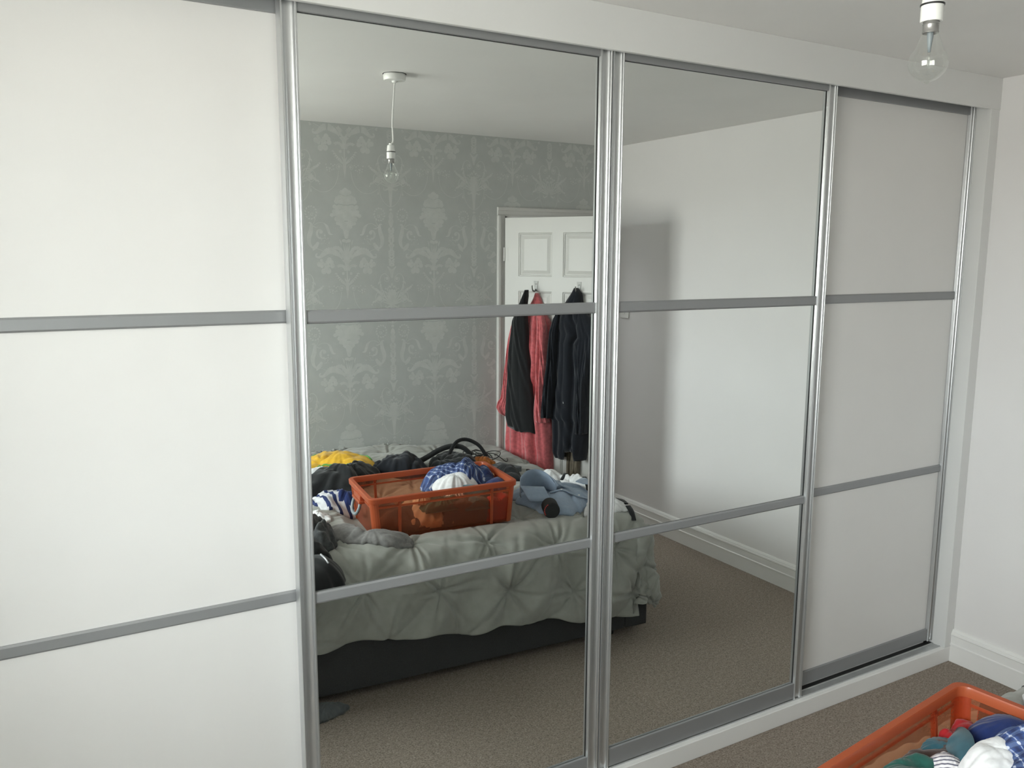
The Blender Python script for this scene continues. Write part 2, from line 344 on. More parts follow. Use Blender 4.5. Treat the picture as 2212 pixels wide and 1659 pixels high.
def motif_a():
    rnd = random.Random(3); P = Print()
    # one half (u >= 0) in mm; v = 0 at the top of the bouquet
    for (u0, u1, v, n) in ((0, 12, -6, 2), (0, 26, -22, 3), (0, 52, -48, 5), (0, 55, -72, 5), (0, 66, -100, 6), (0, 70, -122, 6), (0, 84, -140, 7), (0, 60, -160, 5), (0, 52, -182, 5), (0, 30, -204, 3)):
        for k in range(n):
            u = u0 + (u1 - u0) * (k + .4) / n; P.blob(u + rnd.uniform(-3, 3), v + rnd.uniform(-4, 4), rnd.uniform(9, 14), 7, lob=.10, ph=rnd.random())
    P.poly([(0, -205), (20, -208), (15, -235), (9, -262), (0, -266)])
    P.blob(14, -276, 13, 8, .7); P.blob(0, -280, 9, 8)
    P.stroke([(38, -270), (32, -285), (30, -300)], [3, 9, 2], 3)
    # fan of leaves and goblet
    for ang, L in ((95, 90), (80, 95), (66, 86), (52, 74), (38, 60)):
        P.leaf(2, -380, math.radians(ang), L, 9)
    P.stroke([(14, -352), (42, -318), (66, -314), (86, -320)], [5, 16, 14, 2], 4, .5)
    P.stroke([(8, -345), (24, -330), (42, -336), (40, -346)], [3, 4, 4, 2])
    P.poly([(0, -372), (16, -376), (28, -380), (20, -388), (12, -396), (10, -420), (7, -436), (0, -438)])
    # spiky leaf bracket with a hook
    P.stroke([(26, -374), (40, -356), (62, -342), (88, -330), (112, -334), (132, -350), (150, -364), (168, -362), (170, -350), (162, -347)], [5, 14, 24, 30, 28, 20, 12, 9, 6, 5], 5, .35)
    P.stroke([(126, -336), (150, -324), (168, -318)], [3, 2.5, 2.5], 3)
    # hanging bunch
    for (u, v, r) in ((98, -378, 13), (86, -392, 12), (108, -392, 12), (82, -410, 13), (104, -412, 9), (122, -404, 9), (142, -382, 8), (136, -394, 8), (154, -402, 13), (140, -412, 10), (104, -438, 15), (130, -440, 15), (118, -422, 10)):
        P.blob(u, v, r, 8, 1.05, lob=.04)
    # laurel heart
    for k in range(15):
        t = k / 14; ang = PI * (1.02 - 1.5 * t)
        u = 36 + 26 * math.cos(ang) * (1 if t < .5 else 1); v = -436 + 26 * math.sin(ang)
        if t > .45:
            q = (t - .45) / .55; u = 62 - 46 * q; v = -440 - 70 * q ** .8
        P.leaf(u, v, ang - PI * .35, 15, 8); P.leaf(u, v, ang + PI * .25 + PI, 11, 7)
    P.blob(22, -452, 8, 6, lob=.15); P.stroke([(0, -430), (2, -460), (1, -500)], [6, 4, 3]); P.leaf(0, -505, math.radians(62), 34, 9)
    P.poly([(0, -490), (10, -508), (9, -530), (6, -552), (0, -590)])
    P.stroke([(14, -534), (22, -520), (38, -518), (46, -530), (40, -544), (28, -542)], [2, 3, 3, 3, 3, 2]); P.blob(32, -531, 8, 8)
    for k in range(14):
        P.blob(52 + rnd.uniform(0, 55), -540 + rnd.uniform(-18, 22), rnd.uniform(2.5, 5), 5)
    # festoon to the neighbouring scroll
    P.stroke([(34, -552), (40, -590), (56, -628), (80, -652), (104, -664), (134, -666), (164, -654), (184, -640)], [2.6, 3, 3, 3, 3, 3, 3, 3], 5)
    # acanthus stalk, crescent, comma scroll, wreath
    P.stroke([(208, -186), (198, -184), (192, -196), (196, -230), (206, -262), (204, -292), (192, -312), (176, -322)], [4, 8, 16, 24, 24, 18, 10, 4], 5)
    P.stroke([(184, -200), (168, -208), (156, -206)], [6, 5, 2], 3)
    P.stroke([(124, -184), (108, -200), (100, -222), (92, -240), (76, -244)], [3, 14, 16, 12, 3], 5)
    P.stroke([(124, -184), (150, -182), (176, -196)], [2.5, 2.5, 2.5]); P.blob(140, -231, 10, 9)
    P.stroke([(132, -232), (140, -222), (154, -222), (162, -236), (160, -252), (150, -264), (132, -266), (122, -262)], [8, 8, 9, 12, 12, 8, 4, 2], 5)
    P.stroke([(158, -288), (166, -302), (178, -316), (186, -330)], [8, 22, 22, 5], 4); P.blob(160, -292, 9, 7)
    for k in range(13):
        t = 2 * PI * k / 13; P.leaf(192 + 27 * math.cos(t), -131 + 30 * math.sin(t), t + 1.2, 15, 9)
    P.stroke([(170, -150), (172, -172), (184, -194)], [2, 2.5, 3])
    for k in range(10): P.blob(194 + rnd.uniform(-12, 12), -136 + rnd.uniform(-14, 10), rnd.uniform(2.5, 4.5), 5)
    for k in range(16): P.blob(96 + rnd.uniform(0, 60), -262 + rnd.uniform(-34, 20), rnd.uniform(2, 4), 5)
    P.mirror(); return P

def motif_b():
    rnd = random.Random(5); P = Print()
    # tapered vessel, bead, bellflower chain
    P.poly([(0, 60), (26, 40), (21, 0), (14, -40), (11, -60), (8, -100), (5, -128), (0, -132)])
    P.stroke([(14, -36), (24, -40), (34, -44), (40, -36), (36, -32)], [9, 9, 6, 5, 3], 4)
    P.poly([(0, -140), (9, -146), (6, -156), (0, -152)])
    P.poly([(0, -158), (10, -170), (14, -186), (8, -202), (0, -206)]); P.poly([(0, -206), (13, -200), (16, -214), (10, -232), (5, -244), (0, -246)])
    z = -252
    while z > -452:
        P.blob(rnd.uniform(4, 14), z, rnd.uniform(4, 7), 6, 1.2, lob=.12); z -= 6
        if rnd.random() < .5: P.blob(rnd.uniform(0, 6), z, 4.5, 5)
    P.poly([(0, -476), (10, -470), (22, -458), (28, -462), (20, -472), (14, -484), (9, -500), (6, -520), (0, -524)])
    # heart scroll
    P.stroke([(26, -510), (38, -500), (54, -502), (66, -516), (72, -540), (64, -575), (48, -610), (26, -650), (10, -680)], [3, 3.2, 3.4, 4, 6, 7, 5, 4, 3], 5)
    P.stroke([(26, -510), (16, -524), (20, -540), (34, -544), (44, -532), (42, -518)], [3] * 6, 5); P.blob(29, -526, 9, 8, lob=.1)
    P.stroke([(64, -545), (78, -548), (82, -560)], [6, 8, 2], 3); P.stroke([(60, -560), (72, -570), (62, -600)], [3, 6, 2], 3)
    for k in range(12): P.leaf(rnd.uniform(0, 40), -570 - rnd.uniform(0, 40), rnd.uniform(1.0, 2.0), 13, 7)
    P.blob(0, -560, 6, 6, 1.4); P.blob(10, -572, 5, 6, 1.4)
    # spreading sprays
    for (ang, L) in ((20, 70), (35, 90), (50, 95), (65, 85), (80, 80), (95, 80)):
        P.leaf(6, -680 + 0.1 * L, math.radians(ang), L, 8)
    for k in range(12):
        t = k / 11; P.blob(62 + 62 * t + rnd.uniform(-3, 3), -618 + 52 * t + rnd.uniform(-8, 8) * (1 - t * .5), 9 - 4 * t, 6, lob=.15)
        P.blob(66 + 54 * t + rnd.uniform(-3, 3), -640 - 14 * t * t * 1.8 + rnd.uniform(-6, 6), 8 - 4 * t, 6, lob=.15)
    P.stroke([(34, -628), (60, -625), (74, -632)], [8, 5, 2]); P.stroke([(36, -644), (58, -650), (72, -660)], [6, 6, 2])
    # volutes joining the vessel
    P.stroke([(12, 22), (30, 38), (52, 50), (76, 48), (94, 32), (98, 8), (88, -10), (72, -18), (60, -10)], [4, 4, 4, 3.5, 3.2, 3, 3, 3, 2.5], 5)
    P.stroke([(60, -10), (52, 4), (56, 22), (66, 30), (80, 24)], [3] * 5, 5); P.blob(74, 8, 15, 8, 1.1, lob=.13)
    P.stroke([(72, -20), (72, -50)], [1.6, 1.6]); P.poly([(72, -48), (78, -68), (66, -68)])
    P.stroke([(66, -22), (62, -60), (48, -96), (24, -122), (0, -134)], [2.6, 3, 3, 3, 3], 5)
    P.mirror(); return P

def lay_print():
    A, B = motif_a(), motif_b(); ZT = 2.063; REP = .645; WREP = .52
    for cx in [-1.803 + WREP * k for k in range(-3, 5)]:
        V = []; F = []
        for (P, du, dv) in ((A, 0, 0), (B, .26, .045)):
            for r in range(-1, 4):
                oz = ZT - REP * r + dv; n = len(V); lay = 0
                keep = []
                for f in P.f:
                    cu = sum(P.v[i][0] for i in f) / len(f) / 1000; cv = sum(P.v[i][1] for i in f) / len(f) / 1000
                    x, z = cx + du + cu, oz + cv
                    ext = max(math.hypot(P.v[i][0] / 1000 - cu, P.v[i][1] / 1000 - cv) for i in f)
                    if z + ext > H - .002 or z < .16 or x < XL + .02 or x + ext > -.004: continue
                    if x + ext > DX0 - .045 and x - ext < DX1 + .045 and z - ext < DZ + .05: continue
                    keep.append(f)
                for f in keep:
                    lay += 1; m = len(V); y = YB + .0004 + .0000012 * (lay % 200)
                    for i in f: V.append((cx + du + P.v[i][0] / 1000, y, oz + P.v[i][1] / 1000))
                    F.append(tuple(range(m, m + len(f))))
        me = bpy.data.meshes.new('wallpaper_print'); me.from_pydata(V, [], F); me.update()
        o = link('wallpaper_print', me, M_PRINT, wall_back); o['kind'] = 'stuff'
lay_print()

# door architrave and lining (trim), room door
AR = [(0, 0), (0, .014), (.006, .018), (.018, .018), (.022, .014), (.040, .012), (.044, .009), (.05, .008), (.05, 0)]   # (across, out) outer edge first
def architrave():
    mb = MB()
    x0, x1, zt = DX0, DX1, DZ; W = .052
    for s, xe in ((-1, x0), (1, x1)):
        prof = [(xe + s * (W - u * 1.04), YB + o_) for u, o_ in AR]; mb.extrude(prof, 0, zt + .004, 'z')
    prof = [(YB + o_, zt + W - u * 1.04) for u, o_ in AR]; mb.extrude(prof, x0 - W, min(x1 + W, 0), 'x')
    return mb
tr = struct(architrave().build('trim_1', M_DOORP))
MB().box(DX0, DX0 + .012, YB - .12, YB, 0, DZ).box(DX1 - .012, DX1, YB - .12, YB, 0, DZ).box(DX0, DX1, YB - .12, YB, DZ - .012, DZ).box(DX0 + .012, DX0 + .024, YB - .12, YB - .045, 0, DZ - .012).box(DX0 + .012, DX1 - .012, YB - .12, YB - .045, DZ - .026, DZ - .012).build('door_lining', M_GLOSSW, tr)

TH = math.radians(60); HX, HY = -.811, -2.420; DW = .698; DH = 1.933
door = empty('door_1', (HX, HY, 0), TH, kind='structure')
def panel_door():
    # local: x along the door, +y = room side face at y=+.018 (thickness .036 -> y -.018...+.018)
    T = .018; mb = MB(); xs = [0, .092, .316, .386, .608, DW]; zs = [0.012, .20, .62, .74, 1.504, 1.59, 1.845, DH]
    holes = [(1, 1), (3, 1), (1, 3), (3, 3), (1, 5), (3, 5)]
    for i in range(5):
        for j in range(7):
            if (i, j) in holes: continue
            mb.box(xs[i], xs[i + 1], -T, T, zs[j], zs[j + 1])
    leaf = mb.build('door_leaf', M_DOORP, door)
    for (i, j) in holes:
        x0, x1, z0, z1 = xs[i], xs[i + 1], zs[j], zs[j + 1]; p = MB()
        def ring(a_, ya, b_, yb, sgn):
            A = [(x0 + a_, sgn * ya, z0 + a_), (x1 - a_, sgn * ya, z0 + a_), (x1 - a_, sgn * ya, z1 - a_), (x0 + a_, sgn * ya, z1 - a_)]
            B = [(x0 + b_, sgn * yb, z0 + b_), (x1 - b_, sgn * yb, z0 + b_), (x1 - b_, sgn * yb, z1 - b_), (x0 + b_, sgn * yb, z1 - b_)]
            p.add(A + B, [(k, (k + 1) % 4, 4 + (k + 1) % 4, 4 + k) for k in range(4)])
        for sgn in (1, -1):
            prof = [(0, T), (.003, T - .004), (.008, T - .005), (.011, T - .010), (.015, T - .010), (.034, T - .005), (.036, T - .0045)]
            for k in range(len(prof) - 1): ring(prof[k][0], prof[k][1], prof[k + 1][0], prof[k + 1][1], sgn)
            e = prof[-1]; p.add([(x0 + e[0], sgn * e[1], z0 + e[0]), (x1 - e[0], sgn * e[1], z0 + e[0]), (x1 - e[0], sgn * e[1], z1 - e[0]), (x0 + e[0], sgn * e[1], z1 - e[0])], [(0, 1, 2, 3)])
        p.build('panel', M_DOORP, door)
    for z in (.22, 1.72):
        MB().lathe([(.0055, -.04), (.0055, .04), (0, .04)], (-.004, T + .003, z), 10).box(-.004, .02, T - .001, T + .001, z - .04, z + .04).build('hinge', M_DOORP, door)
    kn = MB().lathe([(0, 0), (.026, 0), (.026, .005), (.010, .008), (.010, .03), (.026, .042), (.026, .056), (.015, .066), (0, .067)], seg=24)
    kn.build('door_knob', M_CHROME, door, True, xf=Matrix.Translation((.65, T, .98)) @ Matrix.Rotation(-PI / 2, 4, 'X'))
panel_door()

# =================================================================== WARDROBE
YF = -.032
struct(MB().bbox(XL, 0, YF, YF + .015, 2.281, H, .0015).build('trim_2', M_BOARD))        # header fascia
struct(MB().bbox(XL, 0, -.030, .140, 0, .066, .002).build('trim_3', M_GLOSSW))          # plinth
struct(MB().bbox(-.056, 0, -.030, .14, .066, 2.300, .0015).build('trim_4', M_BOARD))    # right end liner
struct(MB().bbox(XL, XE + .028, -.030, .14, .066, 2.300, .0015).build('trim_5', M_BOARD))  # left end liner
# tracks
t = MB().box(XE + .03, -.057, -.014, .085, 2.352, 2.358)
for y in (-.014, .022, .083): t.box(XE + .03, -.057, y, y + .002, 2.335, 2.352)
tk = tag(t.build('top_track', M_TRACK), 'silver twin channel track behind the header fascia, above the sliding doors', 'track')
t = MB().box(XE + .03, -.057, -.010, .026, .0655, .0675)
for y in (-.010, .022): t.bbox(XE + .03, -.057, y, y + .004, .067, .0705, .0008)
tk = tag(t.build('bottom_track', M_TRACK), 'silver bottom track lying on top of the white plinth', 'track')

def handle_profile(x0, x1, y):
    """closed plan profile of a C-shaped handle stile; front lips at y-.014, concave groove between, side x0..x1"""
    w_ = x1 - x0; f = y - .014; P = [(x0, y + .022), (x0, f + .002), (x0 + .001, f), (x0 + .0045, f), (x0 + .006, f + .0015)]
    n = 22; c0, c1 = x0 + .007, x1 - .0055
    for k in range(n + 1):
        a_ = PI * k / n; P.append(((c0 + c1) / 2 - (c1 - c0) / 2 * math.cos(a_), f + .002 + .0100 * max(0, math.sin(a_))))
    P += [(x1 - .0045, f + .0015), (x1 - .0035, f), (x1 - .001, f), (x1, f + .002), (x1, y + .022)]
    return P

def bar_profile(z0, z1, y):
    return [(y + .004, z0), (y - .004, z0), (y - .0075, z0 + .0045), (y - .0075, z1 - .0045), (y - .004, z1), (y + .004, z1)]

ZB, ZTOP = .071, 2.332
def sliding_door(x0, x1, y, kind, label, sw=.040, ZB=.071):
    """x0..x1 outer edges, y = panel face"""
    d = empty('sliding_door', ((x0 + x1) / 2, y, 0), 0, label, 'wardrobe door', 'four sliding wardrobe doors')
    ox = (x0 + x1) / 2; a0, a1 = x0 - ox, x1 - ox; pm = M_MIRROR if kind == 'mirror' else M_PANEL
    for (s0, s1) in ((a0, a0 + sw), (a1 - sw, a1)):
        MB().extrude(handle_profile(s0, s1, 0), ZB, ZTOP, 'z').build('stile', M_ALU, d, auto=35)
    g0, g1 = a0 + sw, a1 - sw
    MB().bbox(g0, g1, -.0095, .018, ZB + .003, .135, .0015).build('bottom_rail', M_BAR, d)
    MB().bbox(g0, g1, -.0095, .018, 2.264, ZTOP, .0015).build('top_rail', M_BAR, d)
    for (z0, z1) in ((.828, .859), (1.545, 1.577)):
        MB().extrude(bar_profile(z0, z1, 0), g0, g1, 'x').build('divider_bar', M_BAR, d)
    for (z0, z1) in ((.133, .830), (.857, 1.547), (1.575, 2.266)):
        p = MB().box(g0 + .002, g1 - .002, 0, .004, z0, z1).build('mirror_panel' if kind == 'mirror' else 'white_panel', pm, d)
        # thin black gasket round the glass, standing in the joint
        if kind == 'mirror':
            gk = MB(); e = .0022
            gk.box(g0, g0 + e, -.002, .0, z0, z1).box(g1 - e, g1, -.002, .0, z0, z1).box(g0, g1, -.0012, .0, z1 - .003, z1 + .0005).box(g0, g1, -.0012, 0, z0, z0 + .002)
            gk.build('gasket', M_GASK_SHADE, d)
    MB().box(g0, g1, .005, .016, .05, 2.30).build('backing_board', M_BOARD, d)
    return d
XA, XB_, XC, XD = -2.8000, -1.8615, -1.8585, -.9175
sliding_door(XA, XB_, 0, 'mirror', 'left mirrored sliding wardrobe door, reflecting the wallpaper, the pendant and the orange crate')
sliding_door(XC, XD, 0, 'mirror', 'right mirrored sliding wardrobe door, reflecting the plain white wall and the carpet')
sliding_door(XE + .030, -2.750, .042, 'white', 'white panelled sliding wardrobe door at the left, nearest the window', ZB=.081)
sliding_door(-.955, -.057, .042, 'white', 'white panelled sliding wardrobe door at the right, next to the wall corner', sw=.033, ZB=.081)
tag(MB().box(XE + .03, -.057, .0265, .085, .0655, .0690).build('shade_strip', M_GASK_SHADE), 'black strip painting in the shade beneath the white doors', 'seal')  # black strip stands in for the shade under the white doors
# brush strip between the two mirrored doors
tag(MB().box(XB_ + .0004, XC - .0004, .002, .016, ZB, ZTOP).build('brush_strip', M_GASK_SHADE), 'black brush seal in the gap between the two mirrored doors', 'seal')

# =================================================================== PENDANT LIGHT
BX, BY, BZ = -2.068, -1.134, 2.020
pend = empty('pendant_light', (BX, BY, H), 0, 'bare clear bulb hanging on a white flex from a ceiling rose', 'ceiling light')
def P_(x): return Matrix.Translation(x)
rx = .020
MB().lathe([(0, 0), (.041, 0), (.043, -.003), (.043, -.020), (.040, -.0245), (.012, -.026), (.009, -.032), (0, -.032)], (rx, -.0, 0), 40).build('ceiling_rose', M_WPLAS, pend, auto=40)
g = MB().lathe([(.0432, -.0012), (.046, -.0004), (.046, -.0002), (0, -.0001)], (rx, 0, 0), 40); g.build('shadow_gap', M_GASK_SHADE, pend)
pts = spline([(rx, 0, -.030), (rx - .006, 0, -.10), (.008, .0, -.18), (.010, 0, -.245), (.004, 0, -.262)], 8)
MB().tube([p_[:] for p_ in pts], .0030, 10).build('flex', M_WPLAS, pend, True)
hb = BZ - H + .062       # bottom of the holder
hold = MB().lathe([(0, .058), (.007, .058), (.0075, .053), (.0135, .050), (.0160, .0285), (.0165, .0265)], (0, 0, hb), 36).lathe([(.0168, .0250), (.0168, .002), (.0162, 0), (.0125, 0), (.0125, .004), (0, .004)], (0, 0, hb), 36).build('lamp_holder', M_WPLAS, pend, auto=40)
MB().lathe([(.0150, .0240), (.0182, .0245), (.0182, .0268), (.0150, .0272)], (0, 0, hb), 36).build('ring', M_BPLAS, hold, True)
bulb = MB()
prof = []
for k in range(25):
    a_ = -PI / 2 + (PI / 2 + 0.80) * k / 24; prof.append((max(.0298 * math.cos(a_), 0.0), .0298 * math.sin(a_)))
prof += [(.0178, .030), (.0150, .037), (.0128, .043), (.0122, .047)]
bulb.lathe(prof, (0, 0, BZ - H), 48)
bl = bulb.build('bulb', M_BULB, pend, True)
MB().lathe([(.0112, .0), (.0125, .0005), (.0125, .002), (.0118, .003), (.0118, .0125), (.0125, .0135), (.0118, .0145), (.0118, .022)], (0, 0, BZ - H + .0445), 32).build('bayonet_cap', M_CHROME, bl, auto=40)
MB().lathe([(0, .016), (.0022, .016), (.0036, .030), (.0048, .040), (.0048, .047)], (0, 0, BZ - H), 20).build('glass_stem', M_GREYP, bl, True)
MB().tube([(.0028, 0, BZ - H + .034), (.0034, 0, BZ - H + .012)], .0005, 6).tube([(-.0028, 0, BZ - H + .034), (-.0034, 0, BZ - H + .012)], .0005, 6).lathe([(0, -.010), (.0022, -.008), (.0030, -.002), (.0030, .008), (.0018, .012), (0, .013)], (0, 0, BZ - H), 14).build('halogen_capsule', M_BULB, bl, True)
MB().lathe([(0, -.0335), (.002, -.033), (.0045, -.0305), (.005, -.029)], (0, 0, BZ - H), 12).build('glass_tip', M_BULB, bl, True)

# light switch on the right wall
sw_ = empty('light_switch', (0, -2.300, 1.362), 0, 'white square light switch on the white right wall, half behind the divider bar reflection', 'light switch')
MB().bbox(-.009, 0, -.043, .043, -.043, .043, .003).build('plate', M_WPLAS, sw_)
MB().bbox(-.014, -.008, -.010, .010, -.017, .017, .002).build('rocker', M_WPLAS, sw_)

# =================================================================== BED
ANG = math.radians(3.6); O = Vector((-.961, -.845, 0))
e1 = Vector((-math.cos(ANG), -math.sin(ANG), 0)); e2 = Vector((math.sin(ANG), -math.cos(ANG), 0))
BM = Matrix(((e1.x, e2.x, 0, O.x), (e1.y, e2.y, 0, O.y), (0, 0, 1, 0), (0, 0, 0, 1)))
bed = empty('divan_bed', O, 0, 'charcoal fabric divan bed under the grey pintuck duvet', 'bed')
BMr = Matrix.Translation(-O) @ BM
def seam_base():
    m = MB().bbox(0.0, .118, 0, 1.48, .035, .33, .006).bbox(.120, 1.96, 0, 1.48, .035, .33, .006).box(.01, 1.95, .01, 1.47, .04, .325)
    return m
seam_base().build('base', M_BASE, bed, xf=BMr)
MB().bbox(.01, 1.95, .01, 1.47, .33, .50, .03).build('mattress', M_MATT, bed, xf=BMr)
for (a_, b_) in ((.17, .06), (.17, 1.42), (1.8, .06), (1.8, 1.42)):
    MB().lathe([(0, 0), (.024, 0), (.026, .01), (.022, .036), (0, .036)], (a_, b_, .0), 16).build('foot', M_BPLAS, bed, True, xf=BMr)

def duvet():
    R = .105; AR_ = PI * R / 2
    def fold(t):
        """t along cloth, 0 = start of the rounding, negative goes down -> (horizontal, drop)"""
        if t >= 0: return t, 0.0
        if t > -AR_: a_ = -t / R; return -R * math.sin(a_), R * (1 - math.cos(a_))
        return -R - .015 * min(1, (-t - AR_) / .2), R + (-t - AR_)
    pins = []
    for i in range(-6, 9):
        for j in range(-4, 10):
            u = 1.26 - .31 * i - .225 * j; v = -.195 - .050 * i + .165 * j
            k = .015 if j > 1 else .0
            pins.append((u + k * math.sin(i * 2.3 + j), v + k * math.cos(i * 1.7 + j * 2.1), (i * 1.3 + j * 2.1) % 6.28))
    pins = [p_ for p_ in pins if -.6 < p_[0] < 2.4 and -.6 < p_[1] < 1.9]
    PU = np.array([p_[0] for p_ in pins]); PV = np.array([p_[1] for p_ in pins]); PH = np.array([p_[2] for p_ in pins])
    nu, nv = 370, 300
    us = np.linspace(-.37, 1.95, nu); vt = np.linspace(0, 1, nv)
    V3 = np.zeros((nv, nu, 3)); UU = np.zeros((nv, nu)); VV = np.zeros((nv, nu)); V0 = np.zeros((nv, nu))
    for j in range(nv):
        for i in range(nu):
            u = us[i]; drop = max(.24, .425 - .065 * max(u, 0)) + .012 * math.sin(u * 9) + .008 * math.sin(u * 23 + 1)
            v0 = -(drop + .060); v1 = 1.47
            q = vt[j]; v = v0 + (v1 - v0) * q
            hu, du = fold(u); hv, dv = fold(v)
            d = du + dv
            if u < 0 and v < 0:
                rho = math.hypot(u, v); rho = rho if rho < .40 else .40 + .35 * (rho - .40); phi = math.atan2(-v, -u); hh, d = fold(-rho); s2 = math.sin(2 * phi)
                hh -= .022 * s2 * min(1, max(0, d - .05) / .3) + .012 * math.sin(phi * 9) * min(1, d / .3)
                hu, hv = hh * math.cos(phi), hh * math.sin(phi)
            p0, p1 = max(hu, 0), max(hv, 0)
            top = .548 + .034 * min(p0 / 1.2, 1) + .046 * min(p1 / 1.3, 1) * min(p0 / .6, 1) + .006 * math.sin(hu * 5 + 1) * math.sin(hv * 4)
            wav = .008 * math.sin(u * 14 + v * 3) + .005 * math.sin(u * 27)
            if dv > R and u > 0: hv -= wav * min(1, (dv - R) / .08)
            if du > R and v > 0: hu -= .008 * math.sin(v * 12) * min(1, (du - R) / .08)
            V3[j, i] = (hu + .082, hv + .084, max(top - d, .035)); UU[j, i] = u; VV[j, i] = v; V0[j, i] = v0
    # normals
    dU = np.gradient(V3, axis=1); dV = np.gradient(V3, axis=0); Nn = np.cross(dU, dV); Nn /= np.linalg.norm(Nn, axis=2, keepdims=True) + 1e-9
    if Nn[nv - 5, nu // 2, 2] < 0: Nn = -Nn
    rp = random.Random(12); h = np.zeros((nv, nu)); D = np.full((nv, nu), 9.0)
    for k in range(len(PU)):
        dx_, dy_ = UU - PU[k], VV - PV[k]; rr = np.hypot(dx_, dy_); D = np.minimum(D, rr)
        m = rr < .30; q = rr[m]; an = np.arctan2(dy_[m], dx_[m]); acc = np.zeros(q.shape)
        n_ = rp.randint(6, 8); a0 = rp.random() * 6.28
        for t_ in range(n_):
            ang = a0 + 2 * PI * t_ / n_ + rp.uniform(-.22, .22); L_ = rp.uniform(.07, .15); cv = rp.uniform(-1.2, 1.2)
            da = np.arctan2(np.sin(an - ang - cv * q), np.cos(an - ang - cv * q)); wd = .0045 + .045 * q
            g = np.abs(da) * q; e = np.exp(-(q / L_) ** 1.3)
            acc -= .0105 * e * np.exp(-(g / wd) ** 2) * (q / (q + .006))
            acc += .0065 * e * np.exp(-((g - 2.1 * wd) / (1.3 * wd)) ** 2) * (q / (q + .012))
        h[m] += acc
    h *= 1 + .45 * np.clip(-VV / .1, 0, 1)
    h *= np.clip(np.minimum(VV - V0, UU + .37) / .07, .2, 1)
    h += .024 * (1 - np.exp(-(D / .075) ** 1.2)) - .006 * np.exp(-(D / .012) ** 2)
    # long pulled creases along the lattice (diamonds)
    a_ = np.array((-.31, -.050)); b_ = np.array((-.225, .165)); Mi = np.linalg.inv(np.array([a_, b_]).T)
    S = Mi[0, 0] * (UU - 1.26) + Mi[0, 1] * (VV + .195); T = Mi[1, 0] * (UU - 1.26) + Mi[1, 1] * (VV + .195)
    for c, o_, w_ in ((S, T, .006), (T, S, .005), (S + T, S - T, .003)):
        c2 = c + .05 * np.sin(o_ * 6.28 + c * 2)
        f = np.abs(c2 - np.round(c2)); h -= w_ * np.exp(-(f / .035))
    h += .0022 * np.sin(UU * 31 + 3 * np.sin(VV * 17)) * np.sin(VV * 23 + 2 * np.sin(UU * 13)) + .003 * np.sin(UU * 11 + VV * 21 + 2 * np.sin(UU * 9))
    h += np.clip(-VV / .15, 0, 1) * (.009 * np.sin(UU * 17 - VV * 14 + 1.0) + .007 * np.sin(UU * 29 + VV * 21))
    side = np.clip(np.maximum(-VV, -UU) / .12, 0, 1); lo_ = -.040 + .022 * side; h = np.where(h < lo_, lo_ + .25 * (h - lo_), h)
    V3 += Nn * h[..., None]
    V3[..., 2] = np.maximum(V3[..., 2], .02)
    # pressed flat under the crate
    ca, sa = math.cos(math.radians(6.2)), math.sin(math.radians(6.2))
    for j in range(nv):
        for i in range(nu):
            wp = BM @ Vector(V3[j, i]); dx, dy = wp.x + 1.870, wp.y + 1.207; lx = dx * ca + dy * sa; ly = -dx * sa + dy * ca
            ex = max(abs(lx) - .315, abs(ly) - .175, 0)
            lim = .570 + ex * .7 + .02 * (lx if lx < 0 else 0)
            if V3[j, i, 2] > lim: V3[j, i, 2] = lim
            elif ex <= .0 : V3[j, i, 2] = .5 * V3[j, i, 2] + .5 * .569
    verts = [(BM @ Vector(V3[j, i]))[:] for j in range(nv) for i in range(nu)]
    verts = [(x, max(y, YB + .012), z) for x, y, z in verts]
    faces = [(j * nu + i, j * nu + i + 1, (j + 1) * nu + i + 1, (j + 1) * nu + i) for j in range(nv - 1) for i in range(nu - 1)]
    me = bpy.data.meshes.new('duvet'); me.from_pydata(verts, [], faces); me.update()
    o = link('duvet', me, M_DUVET, None, True)
    sm = o.modifiers.new('thickness', 'SOLIDIFY'); sm.thickness = .012; sm.offset = -1
    return tag(o, 'grey pintuck duvet spread over the charcoal divan bed, hanging down its side', 'duvet'), V3
duvet_o, DV3 = duvet()
# height of the duvet (or of any laid garment) at a world point
from mathutils.bvhtree import BVHTree
def tree_of(o):
    me = o.data; mw = Matrix.Translation(o.location) if o.parent is None else Matrix.Translation(o.parent.location + o.location)
    return BVHTree.FromPolygons([mw @ v.co for v in me.vertices], [tuple(p_.vertices) for p_ in me.polygons])
_DT = tree_of(duvet_o)
# everything lying on the bed is laid out in bed-plan coordinates and then set down in place by this offset
SHIFT = Vector((-.04, .03, .032)); _before = set(bpy.data.objects)
def bedz(x, y):
    h_ = _DT.ray_cast(Vector((x + SHIFT.x, y + SHIFT.y, 2)), Vector((0, 0, -1)))
    return h_[0].z - SHIFT.z if h_[0] is not None else .50
def on(o, x, y, up=.0, tr={}):
    """point on top of garment o at world x,y, in o's local frame"""
    if o.name not in tr: tr[o.name] = tree_of(o)
    h_ = tr[o.name].ray_cast(Vector((x, y, 2)), Vector((0, 0, -1)))
    z = max(h_[0].z if h_[0] is not None else -1, bedz(x, y) + .003)
    b0 = o.location; return (x - b0.x, y - b0.y, z + up - b0.z)

